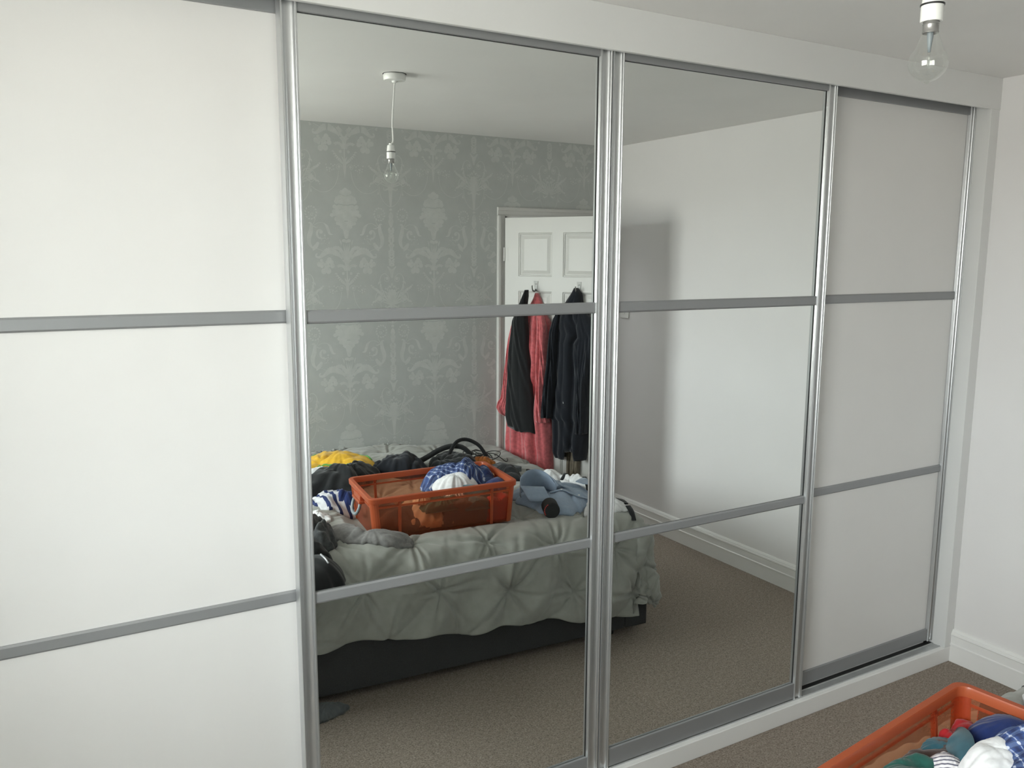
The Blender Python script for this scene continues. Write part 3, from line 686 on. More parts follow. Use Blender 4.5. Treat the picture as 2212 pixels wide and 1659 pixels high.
# =================================================================== CLOTHES: crumpled heaps and folded garments
CCA, CSA = math.cos(math.radians(6.2)), math.sin(math.radians(6.2))
def cloth_heap(name, outline, h, m, seed, label=None, cat=None, group=None, parent=None, base=None, dirn=0.0, wl=.09, amp=.5, prof=2.2, tilt=(0, 0), rings=26, seg=110, hem=.004, loc_c=None, sharp=.75, clampc=False, lim_drop=.14):
    """star-shaped garment lying on something; outline in metres (world x,y); h = heap height"""
    rnd = random.Random(seed)
    cx = sum(p_[0] for p_ in outline) / len(outline); cy = sum(p_[1] for p_ in outline) / len(outline)
    if loc_c: cx, cy = loc_c
    P = spline([(p_[0], p_[1], 0) for p_ in outline] + [(outline[0][0], outline[0][1], 0)], 10)[:-1]
    # resample by angle
    an = sorted([(math.atan2(p_.y - cy, p_.x - cx), math.hypot(p_.x - cx, p_.y - cy)) for p_ in P])
    A_ = np.array([q[0] for q in an]); Rr = np.array([q[1] for q in an]); A_ = np.concatenate((A_ - 2 * PI, A_, A_ + 2 * PI)); Rr = np.concatenate((Rr, Rr, Rr))
    th = np.linspace(-PI, PI, seg, endpoint=False); R0 = np.interp(th, A_, Rr)
    R0 = R0 * (1 + .03 * np.sin(th * 11 + seed) + .025 * np.sin(th * 19 + seed * 2))
    waves = []
    for k in range(6):
        d = dirn + rnd.uniform(-.9, .9); l = wl * rnd.uniform(.55, 1.6); waves.append((math.cos(d) * 2 * PI / l / 2, math.sin(d) * 2 * PI / l / 2, rnd.uniform(0, 6), rnd.uniform(.4, 1) * l / wl))
    tot = sum(q[3] for q in waves)
    def fld(x, y):
        wx = x + .025 * math.sin(y * 21 + seed) + .012 * math.sin(y * 47 + x * 13); wy = y + .025 * math.sin(x * 19 + seed * 1.3) + .012 * math.sin(x * 53)
        s = 0
        for a_, b_, ph, w_ in waves: s += w_ * abs(math.sin(a_ * wx + b_ * wy + ph)) ** sharp
        return s / tot
    vs = []; z00 = bedz(cx, cy) if base is None else base
    for i in range(rings + 1):
        q = i / rings
        for k in range(seg):
            r = R0[k] * q; x = cx + r * math.cos(th[k]); y = cy + r * math.sin(th[k])
            zb = (bedz(x, y) if base is None else base) + tilt[0] * (x - cx) + tilt[1] * (y - cy)
            if base is None: zb = max(zb, z00 - .05) if q < .9 else max(zb, z00 - lim_drop)
            env = (1 - q ** prof) ** .75
            f = fld(x, y)
            z = zb + hem + env * h * (1 - amp + amp * 2.0 * f) + (1 - env) * .006 * f + .010 * (1 - q) * f
            if clampc:
                dx, dy = x + 1.830, y + 1.237; lx = dx * CCA + dy * CSA; ly = -dx * CSA + dy * CCA
                lim = max(0, min(1, (z - .556) / .175)) * .012; lx = max(-.290 - lim, min(.290 + lim, lx)); ly = max(-.160 - lim, min(.160 + lim, ly))
                x = -1.830 + lx * CCA - ly * CSA; y = -1.237 + lx * CSA + ly * CCA
            vs.append((x, y, z))
    n0 = len(vs)
    for k in range(seg):
        x, y, z = vs[rings * seg + k]; vs.append((x * .985 + cx * .015, y * .985 + cy * .015, z - hem - .006))
    fs = []
    for i in range(1, rings):
        for k in range(seg):
            j = (k + 1) % seg; fs.append((i * seg + k, i * seg + j, (i + 1) * seg + j, (i + 1) * seg + k))
    # centre fan
    c = len(vs); vs.append((cx, cy, sum(vs[k][2] for k in range(seg)) / seg))
    for k in range(seg): fs.append((c, seg + (k + 1) % seg, seg + k))
    for k in range(seg):
        j = (k + 1) % seg; fs.append((rings * seg + k, rings * seg + j, n0 + j, n0 + k))
    fs.append(tuple(range(n0, n0 + seg))[::-1])
    o_ = Vector((cx, cy, z00)) if parent is None else Vector((0, 0, 0))
    me = bpy.data.meshes.new(name); me.from_pydata([(v[0] - o_.x, v[1] - o_.y, v[2] - o_.z) for v in vs], [], fs); me.update()
    bm = bmesh.new(); bm.from_mesh(me)
    used = [v for v in bm.verts if not v.link_faces]; bmesh.ops.delete(bm, geom=used, context='VERTS')
    bmesh.ops.recalc_face_normals(bm, faces=bm.faces); bm.to_mesh(me); bm.free()
    o = link(name, me, m, parent, True); o.location = o_
    o['_c'] = (cx, cy)
    del o['_c']
    return tag(o, label, cat, group)

def strip(name, pts, wdt, th_, m, parent=None, up=Vector((0, 0, 1)), label=None, cat=None, n=8, twist=0.0):
    """flat ribbon of cloth/webbing of width wdt, thickness th_ along a path"""
    P = spline(pts, n); L_ = len(P); vs = []; fs = []
    for i, p_ in enumerate(P):
        t_ = (P[min(i + 1, L_ - 1)] - P[max(i - 1, 0)]).normalized(); s_ = t_.cross(up).normalized()
        if twist: s_ = Matrix.Rotation(twist * i / L_, 3, t_) @ s_
        q = s_.cross(t_).normalized(); w_ = wdt if not isinstance(wdt, (list, tuple)) else np.interp(i / (L_ - 1), np.linspace(0, 1, len(wdt)), wdt)
        for a_, b_ in ((-.5, -.5), (.5, -.5), (.5, .5), (-.5, .5)): vs.append((p_ + s_ * w_ * a_ + q * th_ * b_)[:])
    for i in range(L_ - 1):
        for k in range(4):
            j = (k + 1) % 4; fs.append((i * 4 + k, i * 4 + j, (i + 1) * 4 + j, (i + 1) * 4 + k))
    fs += [(0, 1, 2, 3), tuple(range((L_ - 1) * 4, L_ * 4))[::-1]]
    o = MB().add(vs, fs).build(name, m, parent, True)
    return tag(o, label, cat)

K_YEL = cloth_mat('yellow_jersey', (0.62, 0.36, 0.025)); K_GRN = cloth_mat('green_piping', (0.10, 0.33, 0.07))
K_BLK = cloth_mat('black_jersey', (0.010, 0.011, 0.012)); K_NVY = cloth_mat('navy_jersey', (0.007, 0.009, 0.014))
K_WHT = cloth_mat('white_cotton', (0.66, 0.66, 0.67)); K_BLU = cloth_mat('pale_blue_oxford', (0.27, 0.335, 0.43), .8, var=.04)
K_GRY = cloth_mat('charcoal_marl', (0.055, 0.058, 0.06), var=.3); K_LGR = cloth_mat('grey_marl', (0.19, 0.185, 0.18), var=.15)
K_DBL = cloth_mat('royal_blue_cotton', (0.009, 0.022, 0.105)); K_TEAL = cloth_mat('teal_pique', (0.010, 0.085, 0.12))
K_RED = cloth_mat('dark_red_cotton', (0.28, 0.008, 0.012)); K_DGR = cloth_mat('bottle_green_cotton', (0.012, 0.075, 0.06))
K_BEI = cloth_mat('beige_cotton', (0.50, 0.40, 0.29)); K_PINK = cloth_mat('coral_pink_fleece', (0.52, 0.115, 0.125), .95, .8, .18)
K_KHA = cloth_mat('khaki_cotton', (0.16, 0.135, 0.10)); K_BRN = cloth_mat('dark_brown_cotton', (0.05, 0.03, 0.025)); K_ORG = cloth_mat('orange_cloth', (0.38, 0.12, 0.02))
K_PLD = plaid_mat(); K_STR = stripe_mat('blue_white_stripe', (0.52, 0.52, 0.54), (0.012, 0.025, 0.10), 7, 'X', .70)
K_NST = stripe_mat('narrow_grey_stripe', (0.62, 0.60, 0.62), (0.10, 0.10, 0.14), 42, 'DIAGONAL', .72)
K_SLV = mat('silver_label', (0.72, 0.72, 0.75), 0.3, 0.4)

# --- left part of the bed, as reflected
o = cloth_heap('yellow_shirt', [(-2.20, -2.0), (-2.18, -2.14), (-2.08, -2.24), (-1.96, -2.25), (-1.86, -2.20), (-1.79, -2.02), (-1.79, -1.93), (-1.86, -1.88), (-1.98, -1.93)], .062, K_YEL, 11, 'yellow shirt with green edging, crumpled at the back of the bed', 'shirt', dirn=1.3, amp=.30)
def edge_on(o_, pts, r, m, name, up=.002):
    P = spline([(p_[0], p_[1], 0) for p_ in pts], 8); MB().tube([on(o_, p_.x, p_.y, up) for p_ in P], r, 8).build(name, m, o_, True)
edge_on(o, [(-2.17, -2.08), (-2.12, -2.17), (-2.03, -2.22), (-1.94, -2.21), (-1.87, -2.13), (-1.82, -2.0)], .0055, K_GRN, 'piping')
edge_on(o, [(-2.16, -1.98), (-2.09, -2.01), (-2.01, -1.97), (-1.95, -1.95), (-1.88, -1.91)], .0045, K_GRN, 'piping')
cloth_heap('white_tshirt', [(-2.30, -1.82), (-2.24, -1.98), (-2.12, -1.99), (-2.02, -1.94), (-2.0, -1.84), (-2.12, -1.78)], .05, K_WHT, 12, 'white top showing between the yellow shirt and the black garment', 'top', amp=.3)
o = cloth_heap('black_sweatshirt', [(-2.28, -1.66), (-2.22, -1.84), (-2.06, -1.90), (-1.94, -1.94), (-1.85, -1.95), (-1.82, -1.88), (-1.90, -1.76), (-1.98, -1.68), (-2.06, -1.62), (-2.16, -1.66)], .085, K_BLK, 13, 'black garment with a silver label, heaped left of the orange crate', 'top', amp=.30)
b_ = cloth_heap('sleeve', [(-1.975, -1.88), (-1.955, -1.95), (-1.905, -1.955), (-1.875, -1.88), (-1.895, -1.81), (-1.95, -1.81)], .045, K_BLK, 14, base=.610, amp=.25, prof=3)
b_.parent = o; b_.location = b_.location - o.location
strip('label', [on(o, -2.025, -1.865, .008), on(o, -2.030, -1.845, .006), on(o, -2.035, -1.82, .004), on(o, -2.045, -1.795, .006)], .042, .002, K_SLV, o, up=Vector((0, .6, 1)))
cloth_heap('striped_shirt', [(-2.28, -1.60), (-2.20, -1.68), (-2.10, -1.66), (-2.055, -1.58), (-2.07, -1.49), (-2.13, -1.43), (-2.24, -1.45)], .026, K_STR, 15, 'blue and white striped shirt poking out beneath the black garment', 'shirt', amp=.5)
cloth_heap('blue_shorts', [(-2.17, -1.62), (-2.09, -1.60), (-2.06, -1.52), (-2.11, -1.45), (-2.18, -1.50)], .030, K_DBL, 25, 'dark blue cloth crumpled over the striped shirt', 'shorts', amp=.5, wl=.05)
cloth_heap('white_tissue', [(-2.355, -1.40), (-2.29, -1.42), (-2.255, -1.35), (-2.275, -1.29), (-2.33, -1.31)], .014, K_WHT, 16, 'crumpled white tissue on the duvet left of the crate', 'tissue', amp=.5, wl=.05)
cloth_heap('charcoal_scarf', [(-2.46, -1.30), (-2.36, -1.33), (-2.32, -1.22), (-2.31, -1.12), (-2.34, -1.03), (-2.42, -1.02), (-2.52, -1.12)], .075, K_GRY, 17, 'charcoal marl garment rumpled beside the black hoodie', 'top', dirn=.4, amp=.5, wl=.07)
o = cloth_heap('black_hoodie', [(-2.64, -1.10), (-2.48, -1.12), (-2.40, -1.02), (-2.36, -.90), (-2.37, -.82), (-2.44, -.77), (-2.62, -.75), (-2.72, -.88)], .085, K_BLK, 18, 'black zipped hoodie heaped at the front edge of the bed', 'hoodie', amp=.22, wl=.14, prof=3, lim_drop=.05)
MB().tube([on(o, -2.435, -.90, .004), on(o, -2.430, -.86, .004), on(o, -2.428, -.835, .002)], .0035, 6).build('zip_pull', K_SLV, o, True)
cloth_heap('grey_leggings', [(-2.34, -1.17), (-2.27, -1.22), (-2.18, -1.14), (-2.10, -1.06), (-2.03, -1.035), (-2.03, -.985), (-2.12, -.965), (-2.20, -1.0), (-2.28, -1.06)], .026, K_LGR, 19, 'pale grey marl garment stretched along the front of the crate', 'leggings', dirn=2.2, amp=.4, wl=.09)
cloth_heap('navy_jumper', [(-1.86, -1.88), (-1.84, -1.98), (-1.76, -2.0), (-1.68, -2.02), (-1.60, -2.0), (-1.57, -1.92), (-1.57, -1.84), (-1.64, -1.78), (-1.76, -1.80)], .075, K_NVY, 20, 'navy jumper heaped behind the orange crate', 'jumper', amp=.3)

# black shoulder bag with webbing strap
bag = empty('shoulder_bag', (-1.38, -1.95, bedz(-1.38, -1.95)), 0, 'black shoulder bag with a wide looped strap, behind the crate', 'bag')
bz = bag.location.z
def loc(p_): return (p_[0] - bag.location.x, p_[1] - bag.location.y, p_[2] - bz)
ob = cloth_heap('bag_body', [(-1.56, -1.84), (-1.52, -1.95), (-1.42, -2.02), (-1.30, -2.02), (-1.25, -1.94), (-1.30, -1.84), (-1.42, -1.80)], .058, K_BLK, 21, amp=.2, prof=5)
ob.parent = bag; ob.location = loc(ob.location)
strip('bag_strap', [loc(p_) for p_ in ((-1.60, -1.93, .615), (-1.53, -1.95, .635), (-1.45, -1.97, .660), (-1.38, -1.97, .672), (-1.32, -1.96, .660), (-1.28, -1.93, .62))], .028, .004, K_BLK, bag, up=Vector((0, 1, .6)))
strip('bag_handle', [loc(p_) for p_ in ((-1.44, -1.90, .615), (-1.40, -1.94, .655), (-1.34, -1.98, .692), (-1.27, -2.0, .690), (-1.21, -1.98, .655), (-1.185, -1.94, .600))], .020, .004, K_BLK, bag, up=Vector((0, 1, .3)))
# cables
rnd = random.Random(4); mbc = MB()
for k in range(6):
    c0 = (-1.15 + rnd.uniform(-.05, .05), -2.08 + rnd.uniform(-.03, .03)); r_ = rnd.uniform(.03, .065); pts = []; ph = rnd.random() * 6; tt = rnd.uniform(1.5, 1.95)
    for q in range(13):
        t_ = ph + q / 12 * PI * tt; x_, y_ = c0[0] + r_ * 1.2 * math.cos(t_), c0[1] + r_ * math.sin(t_); pts.append((x_, y_, bedz(x_, y_) + .006 + .035 * abs(math.sin(t_ * .8 + k))))
    mbc.tube([p_[:] for p_ in spline(pts, 4)], .0024, 6)
mbc.tube([p_[:] for p_ in spline([(x_, y_, bedz(x_, y_) + u_) for x_, y_, u_ in ((-1.15, -2.10, .02), (-1.08, -2.05, .03), (-1.03, -2.0, .006), (-1.0, -2.03, .015), (-.99, -2.06, .004))], 5)], .0024, 6)
tag(mbc.build('cable', M_BPLAS, None, True), 'tangled black cable on the bed beside the black bag', 'cable')
cloth_heap('orange_pouch', [(-1.31, -1.90), (-1.27, -1.97), (-1.18, -1.99), (-1.13, -1.93), (-1.20, -1.87)], .032, K_ORG, 22, 'small orange and brown pouch behind the plaid shirt', 'pouch', amp=.4, wl=.05)
cloth_heap('white_card', [(-1.155, -1.96), (-1.11, -1.98), (-1.09, -1.93), (-1.135, -1.90)], .012, K_WHT, 23, 'small white folded card by the grey box', 'card', amp=.3, wl=.06)
gb = empty('grey_gadget_box', (-1.145, -1.80, bedz(-1.145, -1.80) + .004), math.radians(68), 'small dark grey printed box lying on the duvet', 'box')
MB().bbox(-.075, .075, -.045, .045, 0, .035, .004).build('carton', mat('grey_card', (0.09, 0.10, 0.105), .6, var=.05, scale=120), gb)
for k in range(5): MB().box(-.055 + .023 * k, -.040 + .023 * k, -.02, .012, .035, .0356).build('printed_mark', mat('pale_ink', (0.22, 0.24, 0.25), .6), gb)
cloth_heap('black_pouch', [(-1.26, -1.62), (-1.245, -1.74), (-1.20, -1.77), (-1.15, -1.72), (-1.165, -1.60), (-1.22, -1.55)], .045, K_BLK, 24, 'small black pouch right behind the crate corner', 'pouch', amp=.3)

# --- pale blue shirt with collar
shirt = cloth_heap('blue_shirt', [(-1.42, -1.22), (-1.38, -1.36), (-1.27, -1.42), (-1.13, -1.44), (-1.03, -1.40), (-1.0, -1.30), (-1.01, -1.20), (-1.06, -1.12), (-1.17, -1.05), (-1.27, -1.005), (-1.35, -1.03), (-1.39, -1.12)], .048, K_BLU, 31, 'pale blue buttoned shirt with an open collar, right of the orange crate', 'shirt', dirn=1.1, amp=.30, wl=.15)
sl = shirt.location
def S(p_): return (p_[0] - sl.x, p_[1] - sl.y, p_[2] - sl.z)
def sheet(name, A, B, th_, m, parent, n=8):
    """cloth band between two guide curves"""
    A = spline([S(p_) for p_ in A], n); B = spline([S(p_) for p_ in B], n); k = len(A); vs = []; fs = []
    for a_, b_ in zip(A, B):
        t_ = Vector((0, 0, 1)).cross(b_ - a_); 
        for w_ in (0, .25, .5, .75, 1): vs.append((a_.lerp(b_, w_))[:])
    for i in range(k - 1):
        for j in range(4): fs.append((i * 5 + j, i * 5 + j + 1, (i + 1) * 5 + j + 1, (i + 1) * 5 + j))
    me = bpy.data.meshes.new(name); me.from_pydata(vs, [], fs); me.update(); o_ = link(name, me, m, parent, True)
    sm_ = o_.modifiers.new('thickness', 'SOLIDIFY'); sm_.thickness = th_; sm_.offset = 0; return o_
# stand of the collar, an open arch of cloth
sheet('collar', [(-1.425, -1.17, .600), (-1.40, -1.22, .600), (-1.345, -1.26, .600), (-1.285, -1.26, .600), (-1.245, -1.22, .595), (-1.235, -1.16, .590)],
      [(-1.425, -1.17, .650), (-1.40, -1.215, .678), (-1.350, -1.24, .698), (-1.300, -1.24, .698), (-1.262, -1.205, .678), (-1.250, -1.15, .640)], .003, K_BLU, shirt)
# folded-down leaves with points
sheet('collar_leaf', [(-1.31, -1.242, .701), (-1.280, -1.225, .694), (-1.256, -1.19, .672), (-1.246, -1.15, .645)],
      [(-1.245, -1.275, .650), (-1.205, -1.245, .630), (-1.178, -1.205, .612), (-1.165, -1.165, .604)], .003, K_BLU, shirt)
sheet('collar_leaf', [(-1.432, -1.165, .656), (-1.400, -1.150, .654), (-1.360, -1.140, .650), (-1.325, -1.135, .646)],
      [(-1.420, -1.105, .598), (-1.395, -1.095, .596), (-1.355, -1.085, .594), (-1.318, -1.080, .592)], .003, K_BLU, shirt)
sheet('pocket_flap', [on(shirt, x_, y_, .004) for x_, y_ in ()] or [(-1.10, -1.21, .622), (-1.06, -1.235, .622), (-1.02, -1.255, .618), (-.99, -1.27, .606)],
      [(-1.085, -1.17, .618), (-1.05, -1.165, .612), (-1.01, -1.185, .606), (-.985, -1.235, .598)], .003, K_BLU, shirt, 4)
strip('placket', [on(shirt, -1.27, -1.17, .002), on(shirt, -1.22, -1.14, .002), on(shirt, -1.16, -1.11, .002), on(shirt, -1.10, -1.10, .002)], .026, .003, K_BLU, shirt)
for p_ in ((-1.225, -1.142), (-1.15, -1.108)):
    MB().lathe([(0, .003), (.0045, .003), (.0055, 0)], on(shirt, p_[0], p_[1], .004), 10).build('button', K_WHT, shirt)

# --- white shirts with dark trim further right
cloth_heap('white_shirt', [(-1.09, -1.58), (-1.0, -1.60), (-.97, -1.54), (-.98, -1.45), (-1.05, -1.43), (-1.12, -1.48)], .040, K_WHT, 32, 'white shirt lying behind the pale blue shirt', 'shirt', amp=.4, wl=.12)
o = cloth_heap('white_polo_shirt', [(-1.03, -1.50), (-.985, -1.49), (-.965, -1.40), (-.96, -1.28), (-.97, -1.18), (-1.0, -1.18), (-1.02, -1.30), (-1.05, -1.40)], .055, K_WHT, 33, 'white polo shirt with black trim at the right end of the bed', 'shirt', amp=.4, wl=.12)
strip('trim_band', [on(o, -1.01, -1.22, .003), on(o, -1.0, -1.27, .003), on(o, -.985, -1.31, .003), on(o, -.965, -1.36, .003)], .018, .004, K_BLK, o)
strip('trim_band', [on(o, -1.04, -1.42, .003), on(o, -1.01, -1.43, .003), on(o, -.985, -1.45, .003)], .018, .004, K_BLK, o)
o = cloth_heap('white_vest', [(-1.20, -1.0), (-1.12, -1.09), (-1.05, -1.12), (-.97, -1.13), (-.955, -1.02), (-.975, -.95), (-1.05, -.93), (-1.12, -.95)], .022, K_WHT, 34, 'white vest with black hems at the near corner of the bed', 'vest', amp=.5)
strip('trim_band', [on(o, -.962, -1.09, .004), on(o, -.965, -1.03, .004), on(o, -.978, -.98, .004)], .026, .005, K_BLK, o)
strip('trim_band', [on(o, -.985, -.955, .006), on(o, -.992, -.92, .006), on(o, -1.005, -.885, .006)], .024, .005, K_BLK, o)
strip('coat_hanger', [(x_, y_, bedz(x_, y_) + u_) for x_, y_, u_ in ((-1.05, -1.74, .010), (-1.02, -1.69, .010), (-1.0, -1.62, .020), (-1.01, -1.55, .045))], .014, .008, M_BPLAS, None, label='black bar of a coat hanger under the white shirt', cat='coat hanger')
# round black case with red lettering, lying on its side
rl = empty('round_black_case', (-1.362, -1.020, bedz(-1.362, -1.020) + .038), 0, 'round black case with red lettering in front of the pale blue shirt', 'case')
X = Matrix.Rotation(math.radians(25), 4, 'Z') @ Matrix.Rotation(-PI / 2, 4, 'X')
MB().lathe([(0, -.045), (.030, -.045), (.036, -.040), (.036, .036), (.033, .041), (.028, .042), (0, .040)], seg=36).build('case_shell', mat('black_rubber', (0.008, 0.009, 0.009), .7), rl, auto=50, xf=X)
for k in range(7):
    a_ = math.radians(150 + 14 * k); X2 = X @ Matrix.Rotation(a_, 4, 'Z')
    MB().box(.0305, .0335, -.0028, .0028, .0405, .0425).build('letter_mark', mat('red_ink', (0.45, 0.03, 0.02), .5), rl, xf=X2)

# grey cloth bit on the carpet at the bed foot (left) and small white bit on the floor
cloth_heap('grey_sock', [(-2.60, -.80), (-2.52, -.85), (-2.44, -.855), (-2.38, -.80), (-2.44, -.765), (-2.54, -.75)], .028, cloth_mat('slate_cotton', (0.10, 0.11, 0.115)), 41, 'dark grey sock on the carpet against the divan base', 'sock', base=.0, amp=.5, wl=.06)

# =================================================================== ORANGE CRATE
CZ = .546
crate = empty('storage_crate', (-1.830, -1.237, CZ - .006), math.radians(6.2), 'open see-through orange plastic storage crate of clothes, standing on the duvet', 'storage box')
crate.rotation_euler.y = -.0215
def rrect(L_, W_, r, n=6):
    P = []
    for (sx_, sy_, a0) in ((1, 1, 0), (-1, 1, PI / 2), (-1, -1, PI), (1, -1, 3 * PI / 2)):
        for k in range(n + 1):
            a_ = a0 + PI / 2 * k / n; P.append((sx_ * (L_ / 2 - r) + r * math.cos(a_), sy_ * (W_ / 2 - r) + r * math.sin(a_)))
    return P
def loft(mb, rings_, close_bottom=False):
    n = len(rings_[0][0]); vs = []
    for P, z in rings_:
        for p_ in P: vs.append((p_[0], p_[1], z))
    fs = [(i * n + k, i * n + (k + 1) % n, (i + 1) * n + (k + 1) % n, (i + 1) * n + k) for i in range(len(rings_) - 1) for k in range(n)]
    if close_bottom: fs.append(tuple(range(n)))
    mb.add(vs, fs); return mb
CL, CW, CH = .648, .385, .185
loft(MB(), [(rrect(CL - .055, CW - .055, .020), .002), (rrect(CL - .030, CW - .030, .024), CH - .022)], True).build('tub', M_CR_WALL, crate, auto=40)
rim = MB()
loft(rim, [(rrect(CL - .030, CW - .030, .024), CH - .024), (rrect(CL - .002, CW - .002, .030), CH - .022), (rrect(CL, CW, .030), CH - .003), (rrect(CL - .006, CW - .006, .028), CH), (rrect(CL - .034, CW - .034, .024), CH), (rrect(CL - .038, CW - .038, .022), CH - .004), (rrect(CL - .036, CW - .036, .022), CH - .024)])
rim.build('rim', M_CR_RIM, crate, auto=40)
# inner step band under the rim
loft(MB(), [(rrect(CL - .030, CW - .030, .024), CH - .046), (rrect(CL - .022, CW - .022, .026), CH - .046), (rrect(CL - .020, CW - .020, .026), CH - .040), (rrect(CL - .030, CW - .030, .024), CH - .038)]).build('band', M_CR_RIM, crate)
for (x_, sgn) in ((-.198, 1), (.205, 1), (-.205, -1), (.205, -1)):
    MB().add([(x_ - .005, sgn * (CW / 2 - .029), .004), (x_ + .005, sgn * (CW / 2 - .029), .004), (x_ + .005, sgn * (CW / 2 - .015), CH - .024), (x_ - .005, sgn * (CW / 2 - .015), CH - .024),
              (x_ - .005, sgn * (CW / 2 - .019), .004), (x_ + .005, sgn * (CW / 2 - .019), .004), (x_ + .005, sgn * (CW / 2 - .004), CH - .024), (x_ - .005, sgn * (CW / 2 - .004), CH - .024)],
             [(0, 1, 2, 3), (7, 6, 5, 4), (0, 4, 5, 1), (1, 5, 6, 2), (2, 6, 7, 3), (3, 7, 4, 0)]).build('rib', M_CR_RIM, crate)
for (sx_, sy_) in ((1, 1), (-1, 1), (1, -1), (-1, -1)):
    n = 5; vs = []
    for z, ins in ((.003, .0275), (CH - .024, .015)):
        for rr_ in (.024, .030):
            for k in range(n + 1):
                a_ = PI / 2 * k / n; vs.append((sx_ * (CL / 2 - ins - .022 + rr_ * math.cos(a_)), sy_ * (CW / 2 - ins - .022 + rr_ * math.sin(a_)), z))
    m_ = n + 1; fs = []
    for k in range(n): fs += [(k, k + 1, 2 * m_ + k + 1, 2 * m_ + k), (m_ + k, 3 * m_ + k, 3 * m_ + k + 1, m_ + k + 1), (2 * m_ + k, 2 * m_ + k + 1, 3 * m_ + k + 1, 3 * m_ + k)]
    MB().add(vs, fs).build('corner_post', M_CR_RIM, crate)
for s_ in (-1, 1):
    x_ = s_ * (CL / 2 - .010)
    MB().bbox(x_ - .004 if s_ > 0 else x_ - .022, x_ + .022 if s_ > 0 else x_ + .004, -.062, .062, CH - .052, CH - .040, .003).bbox(min(x_, x_ + s_ * .016), max(x_, x_ + s_ * .016), -.055, .055, CH - .042, CH - .02, .003).build('handle_bracket', M_CR_RIM, crate)
    pts = [(x_ + s_ * .014, -.050, CH - .050), (x_ + s_ * .022, -.052, CH - .075), (x_ + s_ * .030, -.035, CH - .097), (x_ + s_ * .032, 0, CH - .103), (x_ + s_ * .030, .035, CH - .097), (x_ + s_ * .022, .052, CH - .075), (x_ + s_ * .014, .050, CH - .050)]
    MB().tube([p_[:] for p_ in spline(pts, 6)], .0068, 10).build('handle', M_GREYP, crate, True)

# contents (each garment its own thing)
cz = CZ + .010
def inside(name, outline, h, m, seed, label, cat, up, **k): return cloth_heap(name, outline, h, m, seed, label, cat, base=cz + up, clampc=True, **k)
inside('brown_trousers', [(-2.14, -1.09), (-2.14, -1.35), (-1.92, -1.36), (-1.84, -1.22), (-1.90, -1.09)], .060, K_BRN, 51, 'dark brown cloth in the bottom of the crate at its handle end', 'trousers', .0, amp=.4)
inside('beige_jumper', [(-2.0, -1.10), (-2.02, -1.28), (-1.84, -1.36), (-1.68, -1.26), (-1.74, -1.10), (-1.88, -1.07)], .075, K_BEI, 52, 'beige garment low in the middle of the crate', 'jumper', .005, amp=.4)
inside('green_shirt', [(-1.93, -1.08), (-1.93, -1.15), (-1.85, -1.18), (-1.76, -1.15), (-1.745, -1.085), (-1.84, -1.06)], .040, K_DGR, 53, 'bottle green garment in front of the beige one inside the crate', 'shirt', .070, amp=.4, wl=.07)
inside('dark_trousers', [(-1.86, -1.05), (-1.86, -1.16), (-1.70, -1.20), (-1.64, -1.12), (-1.66, -1.04)], .095, K_BRN, 54, 'dark folded cloth standing against the long side of the crate', 'trousers', .0, amp=.2, prof=6)
inside('red_top', [(-1.66, -1.04), (-1.68, -1.13), (-1.60, -1.15), (-1.54, -1.10), (-1.54, -1.03), (-1.60, -1.02)], .090, K_RED, 55, 'red top in the right end of the crate', 'top', .0, amp=.3, prof=5)
inside('grey_trousers', [(-1.74, -1.12), (-1.76, -1.36), (-1.53, -1.36), (-1.52, -1.10)], .085, K_GRY, 56, 'charcoal cloth under the plaid shirt in the crate', 'trousers', .0, amp=.3, prof=6)
inside('plaid_shirt', [(-1.85, -1.28), (-1.83, -1.36), (-1.72, -1.38), (-1.58, -1.37), (-1.515, -1.30), (-1.52, -1.22), (-1.58, -1.18), (-1.66, -1.165), (-1.715, -1.17), (-1.765, -1.24)], .100, K_PLD, 57, 'blue plaid shirt heaped high above the crate rim', 'shirt', .095, amp=.30, wl=.12, prof=3.0, rings=40, seg=160, loc_c=(-1.66, -1.285))
inside('white_blouse', [(-1.785, -1.175), (-1.825, -1.24), (-1.785, -1.30), (-1.705, -1.30), (-1.65, -1.24), (-1.64, -1.17), (-1.695, -1.15)], .055, K_WHT, 58, 'white shirt tumbled in front of the plaid shirt in the crate', 'shirt', .112, amp=.35, wl=.12, prof=2.6)
inside('navy_shorts', [(-1.64, -1.10), (-1.63, -1.17), (-1.56, -1.21), (-1.50, -1.22), (-1.50, -1.12), (-1.56, -1.085)], .035, K_DBL, 59, 'royal blue shorts beside the plaid shirt at the wardrobe side of the crate', 'shorts', .108, amp=.25, wl=.12)
te = inside('teal_polo_shirt', [(-1.77, -1.07), (-1.77, -1.13), (-1.70, -1.15), (-1.62, -1.10), (-1.63, -1.05), (-1.70, -1.04)], .035, K_TEAL, 60, 'teal polo shirt with its collar up beside the white shirt in the crate', 'shirt', .060, amp=.2, prof=4)
tl_ = te.location
strip('collar', [(p_[0] - tl_.x, p_[1] - tl_.y, p_[2] - tl_.z) for p_ in ((-1.64, -1.07, .635), (-1.660, -1.085, .668), (-1.685, -1.115, .682), (-1.725, -1.145, .684), (-1.765, -1.17, .678), (-1.795, -1.20, .660))], .058, .003, K_TEAL, te, up=Vector((-.5, .3, .8)))
inside('striped_scarf', [(-1.79, -1.10), (-1.81, -1.16), (-1.77, -1.19), (-1.715, -1.165), (-1.725, -1.105)], .034, K_NST, 61, 'narrow striped white knit next to the teal collar in the crate', 'scarf', .085, amp=.25, wl=.10)
